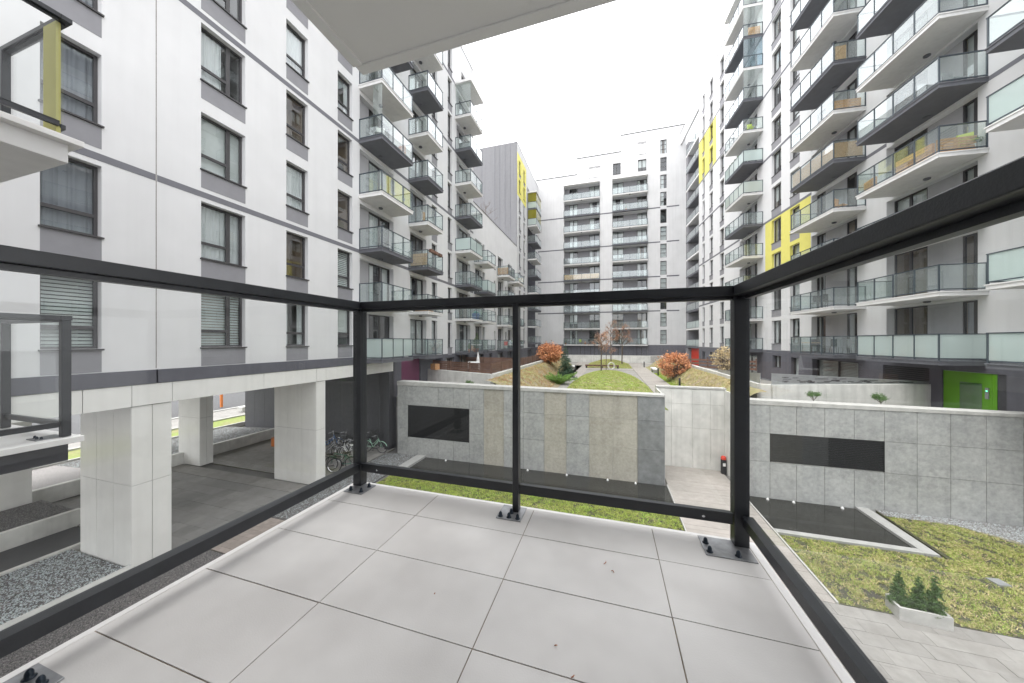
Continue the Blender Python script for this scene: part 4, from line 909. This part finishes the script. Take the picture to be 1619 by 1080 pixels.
be2 = empty('bench', 'pale bench behind the spruce on the left paving', 'bench', (-4.2, 39.5, 3.2), R(90))
put('seat', MB().box(-.8, .8, -.25, .25, .36, .5), M['whitep'], be2, bevel=.02)
for x in (-.6, .6): put('leg', MB().box(x - .1, x + .1, -.2, .2, 0, .36), M['coping'], be2)
bm = empty('timber_bench', 'long dark timber bench in front of the rear mound', 'bench', (-.85, 42.9, 3.2))
put('beam', MB().box(-2.1, 2.1, -.2, .2, .25, .42), M['woodd'], bm, bevel=.01)
for x in (-1.95, 0, 1.95): put('leg', MB().box(x - .1, x + .1, -.18, .18, 0, .25), M['black'], bm)
rg = empty('ring_sculpture', 'white upright metal ring beside the thin trees', 'ring', (.3, 41.3, 3.2))
for a, r in ((.0, .42), (.7, .40)):
    q = put('hoop', MB().tube([(r * math.cos(t) , 0, .44 + r * math.sin(t)) for t in np.linspace(0, 6.283, 28)[:-1]], .03, 8, True), M['whitep'], rg, smooth=True); q.rotation_euler = (0, 0, a)

# ---------------- vegetation
def leaf_cloud(n, fn, size, asp=.55):
    P = np.array([fn() for _ in range(n)]); s = rng.uniform(.5, 1.2, n) * size
    U = rng.normal(size=(n, 3)); U /= np.linalg.norm(U, axis=1)[:, None]; W_ = rng.normal(size=(n, 3)); W_ -= (W_ * U).sum(1)[:, None] * U; W_ /= np.linalg.norm(W_, axis=1)[:, None]
    U *= s[:, None]; W_ *= (s * asp)[:, None]
    N_ = np.cross(U, W_); N_ /= np.linalg.norm(N_, axis=1)[:, None] + 1e-9
    V = np.stack([P - U, P + W_ + N_ * s[:, None] * .2, P + U, P - W_ + N_ * s[:, None] * .2], 1).reshape(-1, 3)
    return V, np.arange(n * 4).reshape(-1, 4)
def bush(name, label, x, y, w_, h, n, m, leaf, trunk='bark', shape=1.0, holes=.0):
    z = float(hgt(x, y)) - .05; o = empty(name, label, 'shrub', (x, y, z))
    st = MB(); tips = []
    for i in range(26):
        a = random.uniform(0, 6.28); r = w_ * .5 * math.sqrt(random.random()) * .8; tip = Vector((r * math.cos(a), r * math.sin(a), h * random.uniform(.55, .95)))
        mid = tip * .5 + Vector((0, 0, .15 * h)); st.tube([(0.12 * math.cos(a), .12 * math.sin(a), 0), tuple(mid), tuple(tip)], [.03, .018, .006], 5); tips.append(tip)
    put('stems', st, M[trunk], o)
    cl = []
    for i in range(70):
        a = random.uniform(0, 6.28); u = random.uniform(-.95, 1); rr = math.sqrt(max(0, 1 - u * u)) * random.uniform(.55, 1.02)
        cl.append((rr * math.cos(a) * w_ / 2, rr * math.sin(a) * w_ / 2, h * .56 + u * h * .44 * random.uniform(.7, 1.05), random.uniform(.10, .22) * w_ / 2.6))
    def fn():
        c = random.choice(cl); s = c[3]; return (c[0] + random.gauss(0, s), c[1] + random.gauss(0, s), max(.08, c[2] + random.gauss(0, s * .9)))
    V, F_ = leaf_cloud(n, fn, leaf); link('foliage', mesh_np('foliage', V, F_, m), o); return o
bush('beech_shrub', 'round russet leafed shrub left of the spruce', -6.15, 34.5, 2.7, 2.2, 7000, [M['leafo'], M['leafo'], M['leafo'], M['leafb']], .095)
bush('beech_shrub', 'round russet leafed shrub right of the garden path', 5.3, 29.8, 2.25, 2.15, 6000, [M['leafo'], M['leafo'], M['leafo'], M['leafb']], .082)
bush('dwarf_shrub', 'straw coloured grassy shrub on the right garden wall', 7.6, 25.0, 1.6, 1.9, 1500, [M['grassd']], .06)
def conifer(parent, h, r, m, n, leaf, trunk_r=.03, tiers=14):
    put('trunk', MB().tube([(0, 0, 0), (0, 0, h * .95)], [trunk_r, trunk_r * .2], 7), M['bark'], parent)
    br = []
    for i in range(tiers):
        t = i / tiers; z = h * (.06 + .9 * t); R_ = r * (1 - t) ** .85 * random.uniform(.85, 1.1) + .02
        for j in range(max(5, int(11 * (1 - t)) + 3)):
            a = random.uniform(0, 6.28); br.append((z, R_ * random.uniform(.75, 1.08), a))
    wts = [b_[1] for b_ in br]
    def fn():
        z, R_, a = random.choices(br, wts)[0]; t = random.random() ** .7; s = R_ * .13
        return (t * R_ * math.cos(a) + random.gauss(0, s), t * R_ * math.sin(a) + random.gauss(0, s), max(.03, z - t * R_ * .22 + random.gauss(0, s * .7)))
    V, F_ = leaf_cloud(n, fn, leaf, .25); link('crown', mesh_np('crown', V, F_, m), parent)
sp = empty('spruce', 'young dark spruce standing in the middle of the garden', 'tree', (-4.0, 31.0, 3.15)); conifer(sp, 3.35, 1.0, M['spruce'], 7500, .075, .05, 16)
ju = empty('juniper', 'spreading bright green juniper below the spruce', 'shrub', (-3.85, 26.0, 3.2)); ju.scale = (.88, .88, .82); 
jb = MB(); jt = []
for i in range(60):
    a = random.uniform(0, 6.28); L_ = random.uniform(.7, 1.75); e = random.uniform(.25, .8); tip = Vector((math.cos(a) * L_, math.sin(a) * L_ * .8, L_ * e * .9 + .1)); jt.append(tip); jb.tube([(0, 0, .05), tuple(tip * .5 + Vector((0, 0, .08))), tuple(tip)], [.025, .015, .005], 5)
put('stems', jb, M['bark'], ju)
def jf():
    t_ = random.choice(jt); u = random.random() ** .6; s = .10 * (1.2 - u); p = t_ * u + Vector((0, 0, .08 * math.sin(u * 3))); return (p.x + random.gauss(0, s), p.y + random.gauss(0, s), max(.05, p.z + random.gauss(0, s)))
V, F_ = leaf_cloud(7500, jf, .06, .3); link('foliage', mesh_np('foliage', V, F_, [M['juniper'], M['juniper'], M['juniper'], M['leafg']]), ju)
def bare_tree(name, label, x, y, z, h, spread, seed, leaves=0, tr=.05, first=.45):
    rr = random.Random(seed); o = empty(name, label, 'tree', (x, y, z)); tb = MB(); tips = []
    tb.tube([(0, 0, 0), (rr.gauss(0, .03), rr.gauss(0, .03), h * .5), (rr.gauss(0, .05), rr.gauss(0, .05), h * .92)], [tr, tr * .75, tr * .3], 8)
    put('trunk', tb, M['bark'], o); lb = MB()
    def grow(p, d, L_, r, dep):
        q = p + d * L_ * .55 + Vector((rr.gauss(0, .05), rr.gauss(0, .05), rr.gauss(0, .03))) * L_; e = p + d * L_
        lb.tube([tuple(p), tuple(q), tuple(e)], [r, r * .75, r * .5], 5 if dep else 4)
        tips.append(e); tips.append(q)
        if dep == 0: return
        for i in range(rr.choice((3, 4))):
            nd = (d + Vector((rr.gauss(0, .5), rr.gauss(0, .5), rr.gauss(.12, .35)))).normalized(); grow(p.lerp(e, rr.uniform(.35, 1)), nd, L_ * rr.uniform(.45, .7), r * .5, dep - 1)
    for i in range(9):
        a = i * 2.4 + rr.random(); t = first + (1 - first) * i / 9; d = Vector((math.cos(a), math.sin(a), rr.uniform(.7, 1.3))).normalized(); grow(Vector((0, 0, h * t * .92)), d, spread * (1.1 - .55 * t) * rr.uniform(.8, 1.1), tr * .45, 2)
    put('branches', lb, M['bark'], o)
    if leaves:
        def fn():
            t_ = rr.choice(tips); return (t_.x + rr.gauss(0, .12), t_.y + rr.gauss(0, .12), t_.z + rr.gauss(0, .12))
        V, F_ = leaf_cloud(int(leaves * 1.8), fn, .06); link('crown', mesh_np('crown', V, F_, [M['leafb'], M['leaft']]), o)
    return o
bare_tree('young_tree', 'slim young tree with sparse russet leaves, nearest on the front mound', -.75, 34.5, float(hgt(-.75, 34.5)) - .05, 4.2, 1.1, 3, 420, .07)
bare_tree('young_tree', 'slim pale-stemmed young tree beside the white ring', -.3, 39.6, float(hgt(-.3, 39.6)) - .05, 4.4, 1.1, 8, 380, .045)
bare_tree('young_tree', 'slim young tree with sparse leaves on the rear mound, left one', .3, 46.0, float(hgt(.3, 46)) - .05, 5.4, 1.5, 12, 420, .075)
bare_tree('young_tree', 'slim young tree on the rear mound, right one', 1.7, 45.5, float(hgt(1.7, 45.5)) - .05, 5.2, 1.7, 21, 420, .08)
bare_tree('bare_tree', 'leafless tree on the roof of the low left block', -15.4, 39.0, 20.4, 4.2, 1.6, 31, 0, .06, .3)
for (x, y, z, lb) in ((-8.0, 17.6, 3.6, 'tiny green shrub peeking over the left concrete wall'), (8.55, 17.2, 3.75, 'tiny pine-like shrub over the right wall, nearer the path'), (10.9, 17.3, 3.75, 'tiny pine-like shrub over the right wall, nearer the green door')):
    o = empty('small_shrub', lb, 'shrub', (x, y, z + .12)); o.scale = (.72, .72, .72); st = MB().tube([(0, 0, -.45), (.03, 0, .2), (0, .02, .55)], [.02, .015, .006], 6); tp = []
    for i in range(12):
        a = random.uniform(0, 6.28); t_ = Vector((.3 * math.cos(a), .3 * math.sin(a), random.uniform(.45, .75))); tp.append(t_); st.tube([(.03, 0, .25), tuple(t_)], [.01, .004], 4)
    put('stems', st, M['bark'], o)
    def fn(): t_ = random.choice(tp); return (t_.x * .75 + random.gauss(0, .07), t_.y * .75 + random.gauss(0, .07), t_.z * .8 + .12 + random.gauss(0, .06))
    V, F_ = leaf_cloud(1000, fn, .05, .25); link('foliage', mesh_np('foliage', V, F_, M['leafg']), o)
# concrete planter with three conifers
pl = empty('planter', 'low concrete trough on the lawn edge holding three small conifers', 'planter', (7.1, 10.12, 0), R(-3))
A = [(-.46, -.18), (.46, -.18), (.46, .18), (-.36, .32), (-.46, .27)]
for (ax, ay), (bx, by) in zip(A, A[1:] + A[:1]):
    d = Vector((bx - ax, by - ay)).normalized(); n_ = Vector((-d.y, d.x)) * .05; e = d * .0
    put('trough_side', MB().prism([(ax + e.x, ay + e.y), (bx - e.x, by - e.y), (bx + n_.x - d.x * .05, by + n_.y - d.y * .05), (ax + n_.x + d.x * .05, ay + n_.y + d.y * .05)], 0, .30), M['coping'], pl)
put('bark_mulch', MB().prism([(x * .9, y * .9 + .01) for x, y in A], .02, .23), M['mulch'], pl)
for i, (x, y, h, lb) in enumerate(((-.30, .11, .86, 'small conifer in the concrete trough, left'), (.03, .06, .84, 'small conifer in the concrete trough, middle'), (.28, 0.02, .96, 'small conifer in the concrete trough, right and tallest'))):
    p = Matrix.Rotation(R(-3), 3, 'Z') @ Vector((x, y, 0)); o = empty('conifer', lb, 'tree', (7.1 + p.x, 10.12 + p.y, .22)); conifer(o, h, .19, [M['conifer'], M['conifer'], M['leafg']], 5000, .028, .014, 14)

# ---------------- bicycles
def bicycle(label, x, y, rz, m, basket=False, lean=.08, step=True, saddle='black'):
    o = empty('bicycle', label, 'bicycle', (x, y, 0), rz); o.rotation_euler = (lean, 0, rz); r = .335; wb = 1.06
    for wx in (0, wb):
        wv = link('wheel', shared('bwheel', lambda: wheel_mesh(r)), o, (wx, 0, r))
        link('tyre', shared('btyre', lambda: MB().tube([(r * math.cos(t), 0, r * math.sin(t)) for t in np.linspace(0, 6.283, 29)[:-1]], .02, 6, True).mesh('tyre', M['rubber'], True)), wv)
    hub, head, crank, seat = Vector((0, 0, r)), Vector((wb - .22, 0, .86)), Vector((.44, 0, .30)), Vector((.24, 0, .80))
    f = MB(); f.tube([crank, seat], .016, 7).tube([hub + Vector((0, .05, 0)), crank + Vector((0, .03, 0))], .010, 6).tube([hub + Vector((0, .05, 0)), seat * .85 + Vector((0, .01, .05))], .009, 6)
    f.tube([hub - Vector((0, .05, 0)), crank - Vector((0, .03, 0))], .010, 6)
    if step: f.tube([head - Vector((-.03, 0, .12)), (wb * .55, 0, .45), crank + Vector((.03, 0, .02))], .019, 7).tube([head - Vector((-.01, 0, .04)), (wb * .52, 0, .56), crank * .6 + seat * .4], .014, 7)
    else: f.tube([head - Vector((-.04, 0, .16)), crank], .019, 7).tube([head, seat - Vector((-.0, 0, .05))], .016, 7)
    f.tube([head + Vector((-.02, 0, .06)), (wb - .1, 0, .62), (wb - .06, .05, .55), (wb, .055, r)], .012, 6).tube([(wb - .06, -.05, .55), (wb, -.055, r)], .011, 6)
    put('frame', f, M[m], o, smooth=True)
    for wx, a0, a1 in ((0, .6, 3.3), (wb, .3, 2.6)):
        fb = MB(); T = np.linspace(a0, a1, 10)
        for p, q in zip(T, T[1:]): R2 = r + .035; fb.quad((wx + R2 * math.cos(p), -.028, r + R2 * math.sin(p)), (wx + R2 * math.cos(q), -.028, r + R2 * math.sin(q)), (wx + R2 * math.cos(q), .028, r + R2 * math.sin(q)), (wx + R2 * math.cos(p), .028, r + R2 * math.sin(p)))
        put('mudguard', fb, M[m], o)
    put('handlebar', MB().tube([head + Vector((-.02, 0, .02)), head + Vector((-.05, 0, .2))], .012, 6).tube([head + Vector((-.22, -.27, .20)), head + Vector((-.08, -.22, .23)), head + Vector((-.02, 0, .2)), head + Vector((-.08, .22, .23)), head + Vector((-.22, .27, .20))], .012, 6), M['chrome'], o, smooth=True)
    put('saddle', MB().prism([(.10, -.09), (.22, -.07), (.38, -.02), (.38, .02), (.22, .07), (.10, .09)], .88, [.95, .94, .925, .925, .94, .95]).tube([(.24, 0, .78), (.235, 0, .89)], .012, 6), M[saddle], o, bevel=.01)
    put('crankset', MB().tube([(.44, -.06, .30), (.44, .06, .30)], .02, 8).tube([(.44, -.075, .30), (.52, -.075, .16)], .01, 5).tube([(.44, .075, .30), (.36, .075, .44)], .01, 5).box(.48, .56, -.15, -.085, .145, .165).box(.32, .40, .085, .15, .43, .45), M['black'], o)
    put('rack', MB().box(-.32, .16, -.07, -.055, r + .40, r + .415).box(-.32, .16, .055, .07, r + .40, r + .415).box(-.32, -.30, -.054, .054, r + .40, r + .415), M['black'], o)
    if basket:
        bk = MB()
        for i in range(11):
            for a, c in (((-.17 + i * .034, -.16), (-.13 + i * .026, -.12)), ((-.17 + i * .034, .16), (-.13 + i * .026, .12))): bk.tube([(a[1] + .12, a[0], .3), (c[1] + .12, c[0], 0)], .004, 4)
            bk.tube([(-.04, -.17 + i * .034, .3), (0, -.13 + i * .026, 0)], .004, 4); bk.tube([(.28, -.17 + i * .034, .3), (.24, -.13 + i * .026, 0)], .004, 4)
        for zz, s in ((.0, .13), (.15, .15), (.3, .17)): bk.tube([(.12 - s * .95, -s, zz), (.12 + s * .95, -s, zz), (.12 + s * .95, s, zz), (.12 - s * .95, s, zz)], .006, 5, True)
        put('basket', bk, M['black'], o, tuple(head + Vector((.03, 0, .02))))
    return o
def wheel_mesh(r):
    b = MB().tube([((r - .022) * math.cos(t), 0, (r - .022) * math.sin(t)) for t in np.linspace(0, 6.283, 29)[:-1]], .010, 5, True).tube([(0, -.04, 0), (0, .04, 0)], .02, 8)
    for i in range(18): t = i * 6.283 / 18; b.tube([(0, .025 * (-1) ** i, 0), ((r - .03) * math.cos(t), 0, (r - .03) * math.sin(t))], .0022, 3)
    return b.mesh('wheel', M['chrome'])
bicycle('mint green city bicycle with a wire basket nearest the corner', -14.0, 15.95, R(2), 'mint', True)
bicycle('white step-through bicycle in front of the dark wall', -13.45, 14.25, R(168), 'whitep', False, saddle='whitep')
bicycle('dark bicycle lying closest to the second column', -13.35, 12.9, R(205), 'black', False, .12, False)
bicycle('dark green bicycle leaning behind the nearest dark one', -12.75, 13.45, R(196), 'tgreen', False, -.1, False)
bicycle('grey bicycle with a basket deep in the bike row', -15.3, 15.6, R(20), 'steel', True)
bicycle('silver bicycle with raised handlebar in the middle of the bike row', -14.3, 15.1, R(195), 'chrome', False)
bicycle('black bicycle standing at the back of the bike row', -16.4, 15.9, R(10), 'black', False, .05)
bicycle('grey bicycle half hidden behind the second column', -15.9, 14.2, R(30), 'steel', False, -.1)
bicycle('dark bicycle parked in the passage behind the second column', -18.6, 14.6, R(60), 'black', False, .1, False)
bicycle('silver bicycle between the white one and the wall', -14.6, 14.75, R(15), 'chrome', False, .1)
bicycle('black bicycle with basket behind the white bicycle', -14.9, 16.35, R(8), 'black', True, .04)
bicycle('blue bicycle leaning at the far back of the bike row', -16.9, 15.2, R(25), 'blue', False, -.08)
bx = empty('delivery_box', 'yellow delivery box left on the passage floor', 'box', (-20.2, 15.2, 0), R(15)); put('body', MB().box(-.28, .28, -.25, .25, 0, .5), M['orange'], bx, bevel=.02); put('lid', MB().box(-.285, .285, -.255, .255, .505, .56), M['terracotta'], bx)
put('strap', MB().box(-.03, .03, -.257, -.251, .02, .5), M['black'], bx)
for x, y, lb in ((-36.5, 20.2, 'orange street post seen through the passage, left'), (-37.5, 22.4, 'orange street post seen through the passage, middle'), (-36.5, 24.8, 'orange street post seen through the passage, right'), (-38.2, 18.2, 'orange street post beside the rear column')):
    o = empty('street_post', lb, 'post', (x, y, 0)); put('post', MB().box(-.09, .09, -.09, .09, 0, 1.9), M['orange'], o, bevel=.01); put('arm', MB().box(-.05, .05, -.9, .9, 1.75, 1.85), M['orange'], o)
sb = empty('street_bench', 'stone block bench at the street beyond the passage', 'bench', (-33.0, 22.6, 0), R(90)); put('seat', MB().box(-1.4, 1.4, -.3, .3, .12, .5), M['coping'], sb, bevel=.02); put('foot', MB().box(-1.2, 1.2, -.22, .22, 0, .12), M['concrete'], sb)

# ================================================================ things standing on the balconies
def at(B, x, y, z):
    c, s_ = math.cos(B.rotation_euler.z), math.sin(B.rotation_euler.z); return (B.location.x + c * x - s_ * y, B.location.y + s_ * x + c * y, z)
def thing(B, name, label, cat, x, y, z, rz=0): return empty(name, label, cat, at(B, x, y, z), B.rotation_euler.z + rz)
def chair(B, label, x, y, z, rz, m='black', low=False):
    o = thing(B, 'chair', label, 'chair', x, y, z, rz); h = .3 if low else .44
    put('seat', MB().box(-.23, .23, -.22, .22, h, h + .03), M[m], o, bevel=.008); put('backrest', MB().prism([(-.22, .2), (.22, .2), (.22, .23), (-.22, .23)], h + .06, h + .5), M[m], o, bevel=.008)
    for i in (-1, 1):
        put('leg', MB().tube([(.2 * i, -.2, 0), (.2 * i, -.18, h)], .012, 6), M['black'], o); put('leg', MB().tube([(.2 * i, .24, 0), (.2 * i, .19, h), (.2 * i, .22, h + .5)], .012, 6), M['black'], o)
    return o
def table(B, label, x, y, z, m='wood', w_=.9, d_=.6):
    o = thing(B, 'table', label, 'table', x, y, z); put('tabletop', MB().box(-w_ / 2, w_ / 2, -d_ / 2, d_ / 2, .69, .72), M[m], o, bevel=.005)
    for i in (-1, 1):
        for j in (-1, 1): put('leg', MB().tube([(i * (w_ / 2 - .05), j * (d_ / 2 - .05), 0), (i * (w_ / 2 - .05), j * (d_ / 2 - .05), .69)], .016, 6), M['black'], o)
def slat_panel(B, name, label, cat, x, y, z, L_, h, n, rz=0, m='wood'):
    o = thing(B, name, label, cat, x, y, z, rz); bh = h / n
    for i in range(n): put('slat', MB().box(-L_ / 2, L_ / 2, -.012, .012, i * bh + .008, (i + 1) * bh - .02), M[m], o)
    for q in (-L_ / 2 + .05, 0, L_ / 2 - .05): put('batten', MB().box(q - .04, q + .04, .013, .10, 0.0, h - .02), M[m], o)
    return o
def bamboo(B, label, x0, x1, y, z, h=.92, along='x'):
    o = thing(B, 'bamboo_screen', label, 'screen', (x0 + x1) / 2 if along == 'x' else y, y if along == 'x' else (x0 + x1) / 2, z + .1, 0 if along == 'x' else R(90)); L_ = x1 - x0; n = int(L_ / .05); b = MB()
    for i in range(n): q = -L_ / 2 + i * L_ / n; b.box(q, q + L_ / n - .006, -.008, .008, 0, h + random.uniform(-.02, .02))
    put('canes', b, M['bamboo'], o); put('binding', MB().box(-L_ / 2, L_ / 2, .0085, .013, h * .2, h * .2 + .015).box(-L_ / 2, L_ / 2, .0085, .013, h * .75, h * .75 + .015), M['woodd'], o)
def potplant(B, label, x, y, z, h=.6, m='leafg', pot='terracotta', n=500):
    o = thing(B, 'potted_plant', label, 'plant', x, y, z); put('pot', MB().lathe([(.11, 0), (.15, .24), (.165, .26), (.165, .3), (.13, .3)], n=12), M[pot], o); put('stem', MB().tube([(0, 0, .28), (.02, 0, .28 + h * .7)], [.012, .005], 5), M['bark'], o)
    def fn(): a = random.uniform(0, 6.28); t = random.random(); r = .22 * math.sin(math.pi * min(.97, t * .85 + .12)) * random.random() ** .5; return (r * math.cos(a), r * math.sin(a), .3 + t * h)
    V, F_ = leaf_cloud(n, fn, .04, .4); link('foliage', mesh_np('foliage', V, F_, M[m]), o)
# right block
slat_panel(RB, 'pallet_panel', 'wooden pallet panel inside the near end of the lowest cluttered right balcony', 'pallet', 6.40, -.85, FR(3) + .03, 1.25, .62, 5, R(90))
slat_panel(RB, 'pallet_panel', 'long leaning pallet behind the glass of the cluttered right balcony', 'pallet', 5.3, -1.42, FR(3) + .03, 1.5, .66, 5, R(4))
slat_panel(RB, 'pallet_panel', 'jumbled pallet wood at the far end of the cluttered right balcony', 'pallet', 2.95, -1.36, FR(3) + .03, .8, .6, 4, R(-8))
chair(RB, 'lime folding chair behind the pallets on the cluttered right balcony', 6.2, -.35, FR(3), R(60), 'lime')
potplant(RB, 'potted plant in a pale pot on the cluttered right balcony', 6.3, -.2, FR(3), .35, pot='whitep')
chair(RB, 'grey folding chair on the right balcony above the pallet one', 6.1, -.7, FR(4), R(100), 'plate', True)
bt = thing(RB, 'watering_tray', 'green plastic tray beside the grey folding chair', 'tray', 6.25, -1.05, FR(4)); put('tray', MB().lathe([(.16, 0), (.2, .1), (.19, .1), (.15, .02)], n=14), M['teal'], bt); put('handle', MB().tube([(-.15, 0, .1), (0, 0, .2), (.15, 0, .1)], .008, 5), M['teal'], bt)
slat_panel(RB, 'wooden_bench', 'slatted wooden bench back behind glass on the second right balcony stack', 'bench', .72, -.8, FR(5) + .05, 1.3, .62, 4, R(90))
bamboo(RB, 'bamboo screen along the front of a second-stack right balcony', -3.05, .78, -1.5, FR(4)); bamboo(RB, 'bamboo screen closing the near end of a second-stack right balcony', -1.48, -.1, .76, FR(4), along='y')
bamboo(RB, 'bamboo screen along the front of a far-stack right balcony', -13.8, -10.05, -1.5, FR(5)); bamboo(RB, 'bamboo screen closing the near end of a far-stack right balcony', -1.48, -.1, -10.06, FR(5), along='y')
cu = thing(RB, 'brown_curtain', 'brown cloth hung inside a high second-stack right balcony', 'cloth', .72, -1.42, FR(6) + .1, R(90)); put('cloth', wavy(.55, .9, .02, 5), M['bamboo'], cu); put('cord', MB().tube([(0, 0, .9), (.55, 0, .9)], .006, 5), M['black'], cu)
chair(RB, 'wooden deck chair on the second-stack right balcony under the bamboo screen', .35, -.9, FR(3), R(120), 'wood', True)
chair(RB, 'dark wire chair on the lowest right balcony, left of the table', -1.6, -.9, FR(0), R(80)); chair(RB, 'dark wire chair on the lowest right balcony, right of the table', -.5, -.9, FR(0), R(-70)); chair(RB, 'tall grey lounge chair at the near end of the lowest right balcony', .35, -.7, FR(0), R(-60), 'plate')
table(RB, 'small wooden table on the lowest right balcony of the second stack', -2.2, -.9, FR(0)); chair(RB, 'dark chair on the first upper right balcony of the second stack', -.7, -.9, FR(1), R(100)); chair(RB, 'dark chair at the far end of the first upper right balcony', -1.8, -.9, FR(1), R(-100))
slat_panel(RB, 'plank_screen', 'pale wooden crate sides on the top balcony of the far right stack', 'panel', -10.08, -.65, FR(10) + .1, .95, .8, 4, R(90))
chair(RB, 'lime chair on a high balcony of the far right stack', -10.4, -.8, FR(7), R(90), 'lime')
for i, x in enumerate((-13.4, -12.9, -12.3, -11.7)): potplant(RB, ('leafy plant on the milky balcony of the far right stack, ' + ('farthest', 'second farthest', 'second nearest', 'nearest')[i]), x, -1.3, FR(6) + .5, .75, n=260)
ld = thing(RB, 'ladder', 'metal ladder lying behind the milky balcony glass at the right edge', 'ladder', 10.2, -1.35, FR(0) + .12)
for zz in (0, .34): put('rail', MB().box(-1.9, 1.9, -.02, .02, zz, zz + .05), M['chrome'], ld)
for i in range(12): put('rung', MB().box(-1.8 + i * .32, -1.77 + i * .32, -.015, .015, .051, .339), M['chrome'], ld)
# left block
chair(LB, 'white cloth covered chair on the nearest left balcony stack', 14.6, -.9, FL(4), R(-60), 'fabricw'); slat_panel(LB, 'plank_screen', 'reddish wooden panel at the far end of a left balcony', 'panel', 16.6, -.8, FL(4) + .1, .7, .9, 5, R(90), 'terracotta')
for i in range(3):
    o = thing(LB, 'planter_box', ('brown woven railing planter on a left balcony, ' + ('nearest', 'middle', 'farthest')[i]), 'planter', 18.95 + i * .55, -1.5, FL(2) + 1.0); put('box', MB().prism([(-.2, -.1), (.2, -.1), (.2, .1), (-.2, .1)], 0, .2), M['woodd'], o, bevel=.02); put('soil', MB().box(-.18, .18, -.08, .08, .2, .205), M['mulch'], o)
bamboo(LB, 'dark woven screen at the near end of the left planter-box balcony', -1.4, -.1, 18.6, FL(2), .8, along='y')
for i, (x, y, a) in enumerate(((18.85, -1.1, .1), (18.95, -.6, -.2), (19.5, -1.0, .4))):
    o = thing(LB, 'cardboard_box', ('cardboard box on the left balcony below the planters, ' + ('front', 'rear', 'far')[i]), 'box', x, y, FL(1), a); put('body', MB().box(-.22, .22, -.25, .25, 0, .75), M['card'], o, bevel=.01); put('flap', MB().prism([(-.22, -.4), (.22, -.4), (.22, -.25), (-.22, -.25)], .74, .76), M['card'], o)
chair(LB, 'red chair behind glass on the lowest far balcony of the second left stack', 20.0, -.9, FL(1) - 0.0, R(30), 'red')
cl = thing(LB, 'clothes_rack', 'clothes drying on a left balcony of the second stack', 'clothes', 19.0, -.8, FL(3)); put('rack', MB().tube([(-.35, 0, 0), (.3, 0, .95)], .012, 6).tube([(.35, 0, 0), (-.3, 0, .95)], .012, 6).tube([(-.3, 0, .95), (.3, 0, .95)], .01, 6), M['whitep'], cl); put('garment', wavy(.5, .7, .03, 3, -.25), M['curtaing'], cl, (0, .03, .22)); put('towel', wavy(.3, .6, .02, 2, -.1), M['card'], cl, (0, -.04, .3))
bb_ = thing(LB, 'storage_box', 'dark storage box on an upper balcony of the third left stack', 'box', 25.9, -.8, FL(6)); put('body', MB().box(-.45, .45, -.5, .5, 0, .55), M['plate'], bb_, bevel=.02); put('lid', MB().box(-.46, .46, -.51, .51, .551, .6), M['black'], bb_)
tb_ = thing(LB, 'storage_box', 'dark blue tub with teal cloth on the low third-stack balcony', 'box', 27.3, -1.1, FL(1)); put('body', MB().prism([(-.3, -.25), (.3, -.25), (.3, .25), (-.3, .25)], 0, .6), M['blue'], tb_, bevel=.03); put('cloth', MB().lathe([(.22, .6), (.25, .68), (.1, .8)], n=10), M['teal'], tb_)
for i, (x, y, h) in enumerate(((25.7, -1.2, .5), (26.6, -1.3, .9), (27.1, -1.3, 1.4))): potplant(LB, ('potted plant on the lowest balcony of the third left stack, ' + ('near', 'middle', 'far and tallest')[i]), x, y, FL(0), h, n=350)
# low left block
slat_panel(LL, 'plank_screen', 'reddish wooden privacy panel on a balcony of the low left block', 'panel', 7.14, -.75, FL(3) + .1, 1.3, .85, 7, R(90))
chair(LL, 'red chair on the lowest balcony of the low left block', 7.6, -1.0, FL(0), R(-60), 'red'); chair(LL, 'white chair on a middle balcony of the low left block', 8.2, -1.0, FL(1), R(-60), 'whitep')
# far block
chair(FB, 'lime green chair on the lowest balcony of the far block', -4.9, -.15, FF(0), R(160), 'lime'); potplant(FB, 'dark leafy plant at the left end of the lowest far balcony', -7.6, -.2, FF(0), .9, n=300)
potplant(FB, 'small flowering plant right of the lime chair on the far block', -4.1, -.2, FF(0), .35, 'leafo', n=160); chair(FB, 'dark chair beside the plants on the lowest far balcony', -3.3, -.15, FF(0), R(170)); chair(FB, 'dark chair on the second far balcony from the bottom, right stack', 3.2, -.15, FF(0), R(180)); chair(FB, 'dark chair on the third far balcony, right stack', 3.4, -.15, FF(2), R(180)); chair(FB, 'dark lounge chair on the third far balcony, right stack', 2.4, -.15, FF(2), R(180), 'black', True)
potplant(FB, 'round green shrub in a pot high on the far block', 2.9, -.2, FF(8), .5, n=200)
# left garden: small table, white parasol, wood
pr_ = empty('folded_parasol', 'folded white parasol in the left garden', 'parasol', (-10.4, 24.6, 3.9)); put('pole', MB().tube([(0, 0, -.7), (0, 0, 1.9)], .025, 8), M['chrome'], pr_); put('canopy', MB().lathe([(.16, .35), (.2, .6), (.12, 1.3), (.03, 1.85)], n=12), M['fabricw'], pr_)
ac = empty('garden_box', 'white box with black front in the left garden behind the fence', 'box', (-9.3, 21.2, 4.63), R(20)); put('body', MB().box(-.4, .4, -.3, .3, 0, .55), M['whitep'], ac, bevel=.02); put('front', MB().box(-.32, .32, -.31, -.301, .06, .48), M['black'], ac)
cb = empty('wooden_crate', 'pale wooden crate on the concrete wall beside the purple panel', 'crate', (-11.9, 20.3, 4.63), R(-20)); put('body', MB().box(-.25, .25, -.2, .2, 0, .42), M['wood'], cb, bevel=.01); put('slat', MB().box(-.26, .26, -.215, -.201, .12, .2).box(-.26, .26, -.215, -.201, .27, .35), M['wood'], cb)
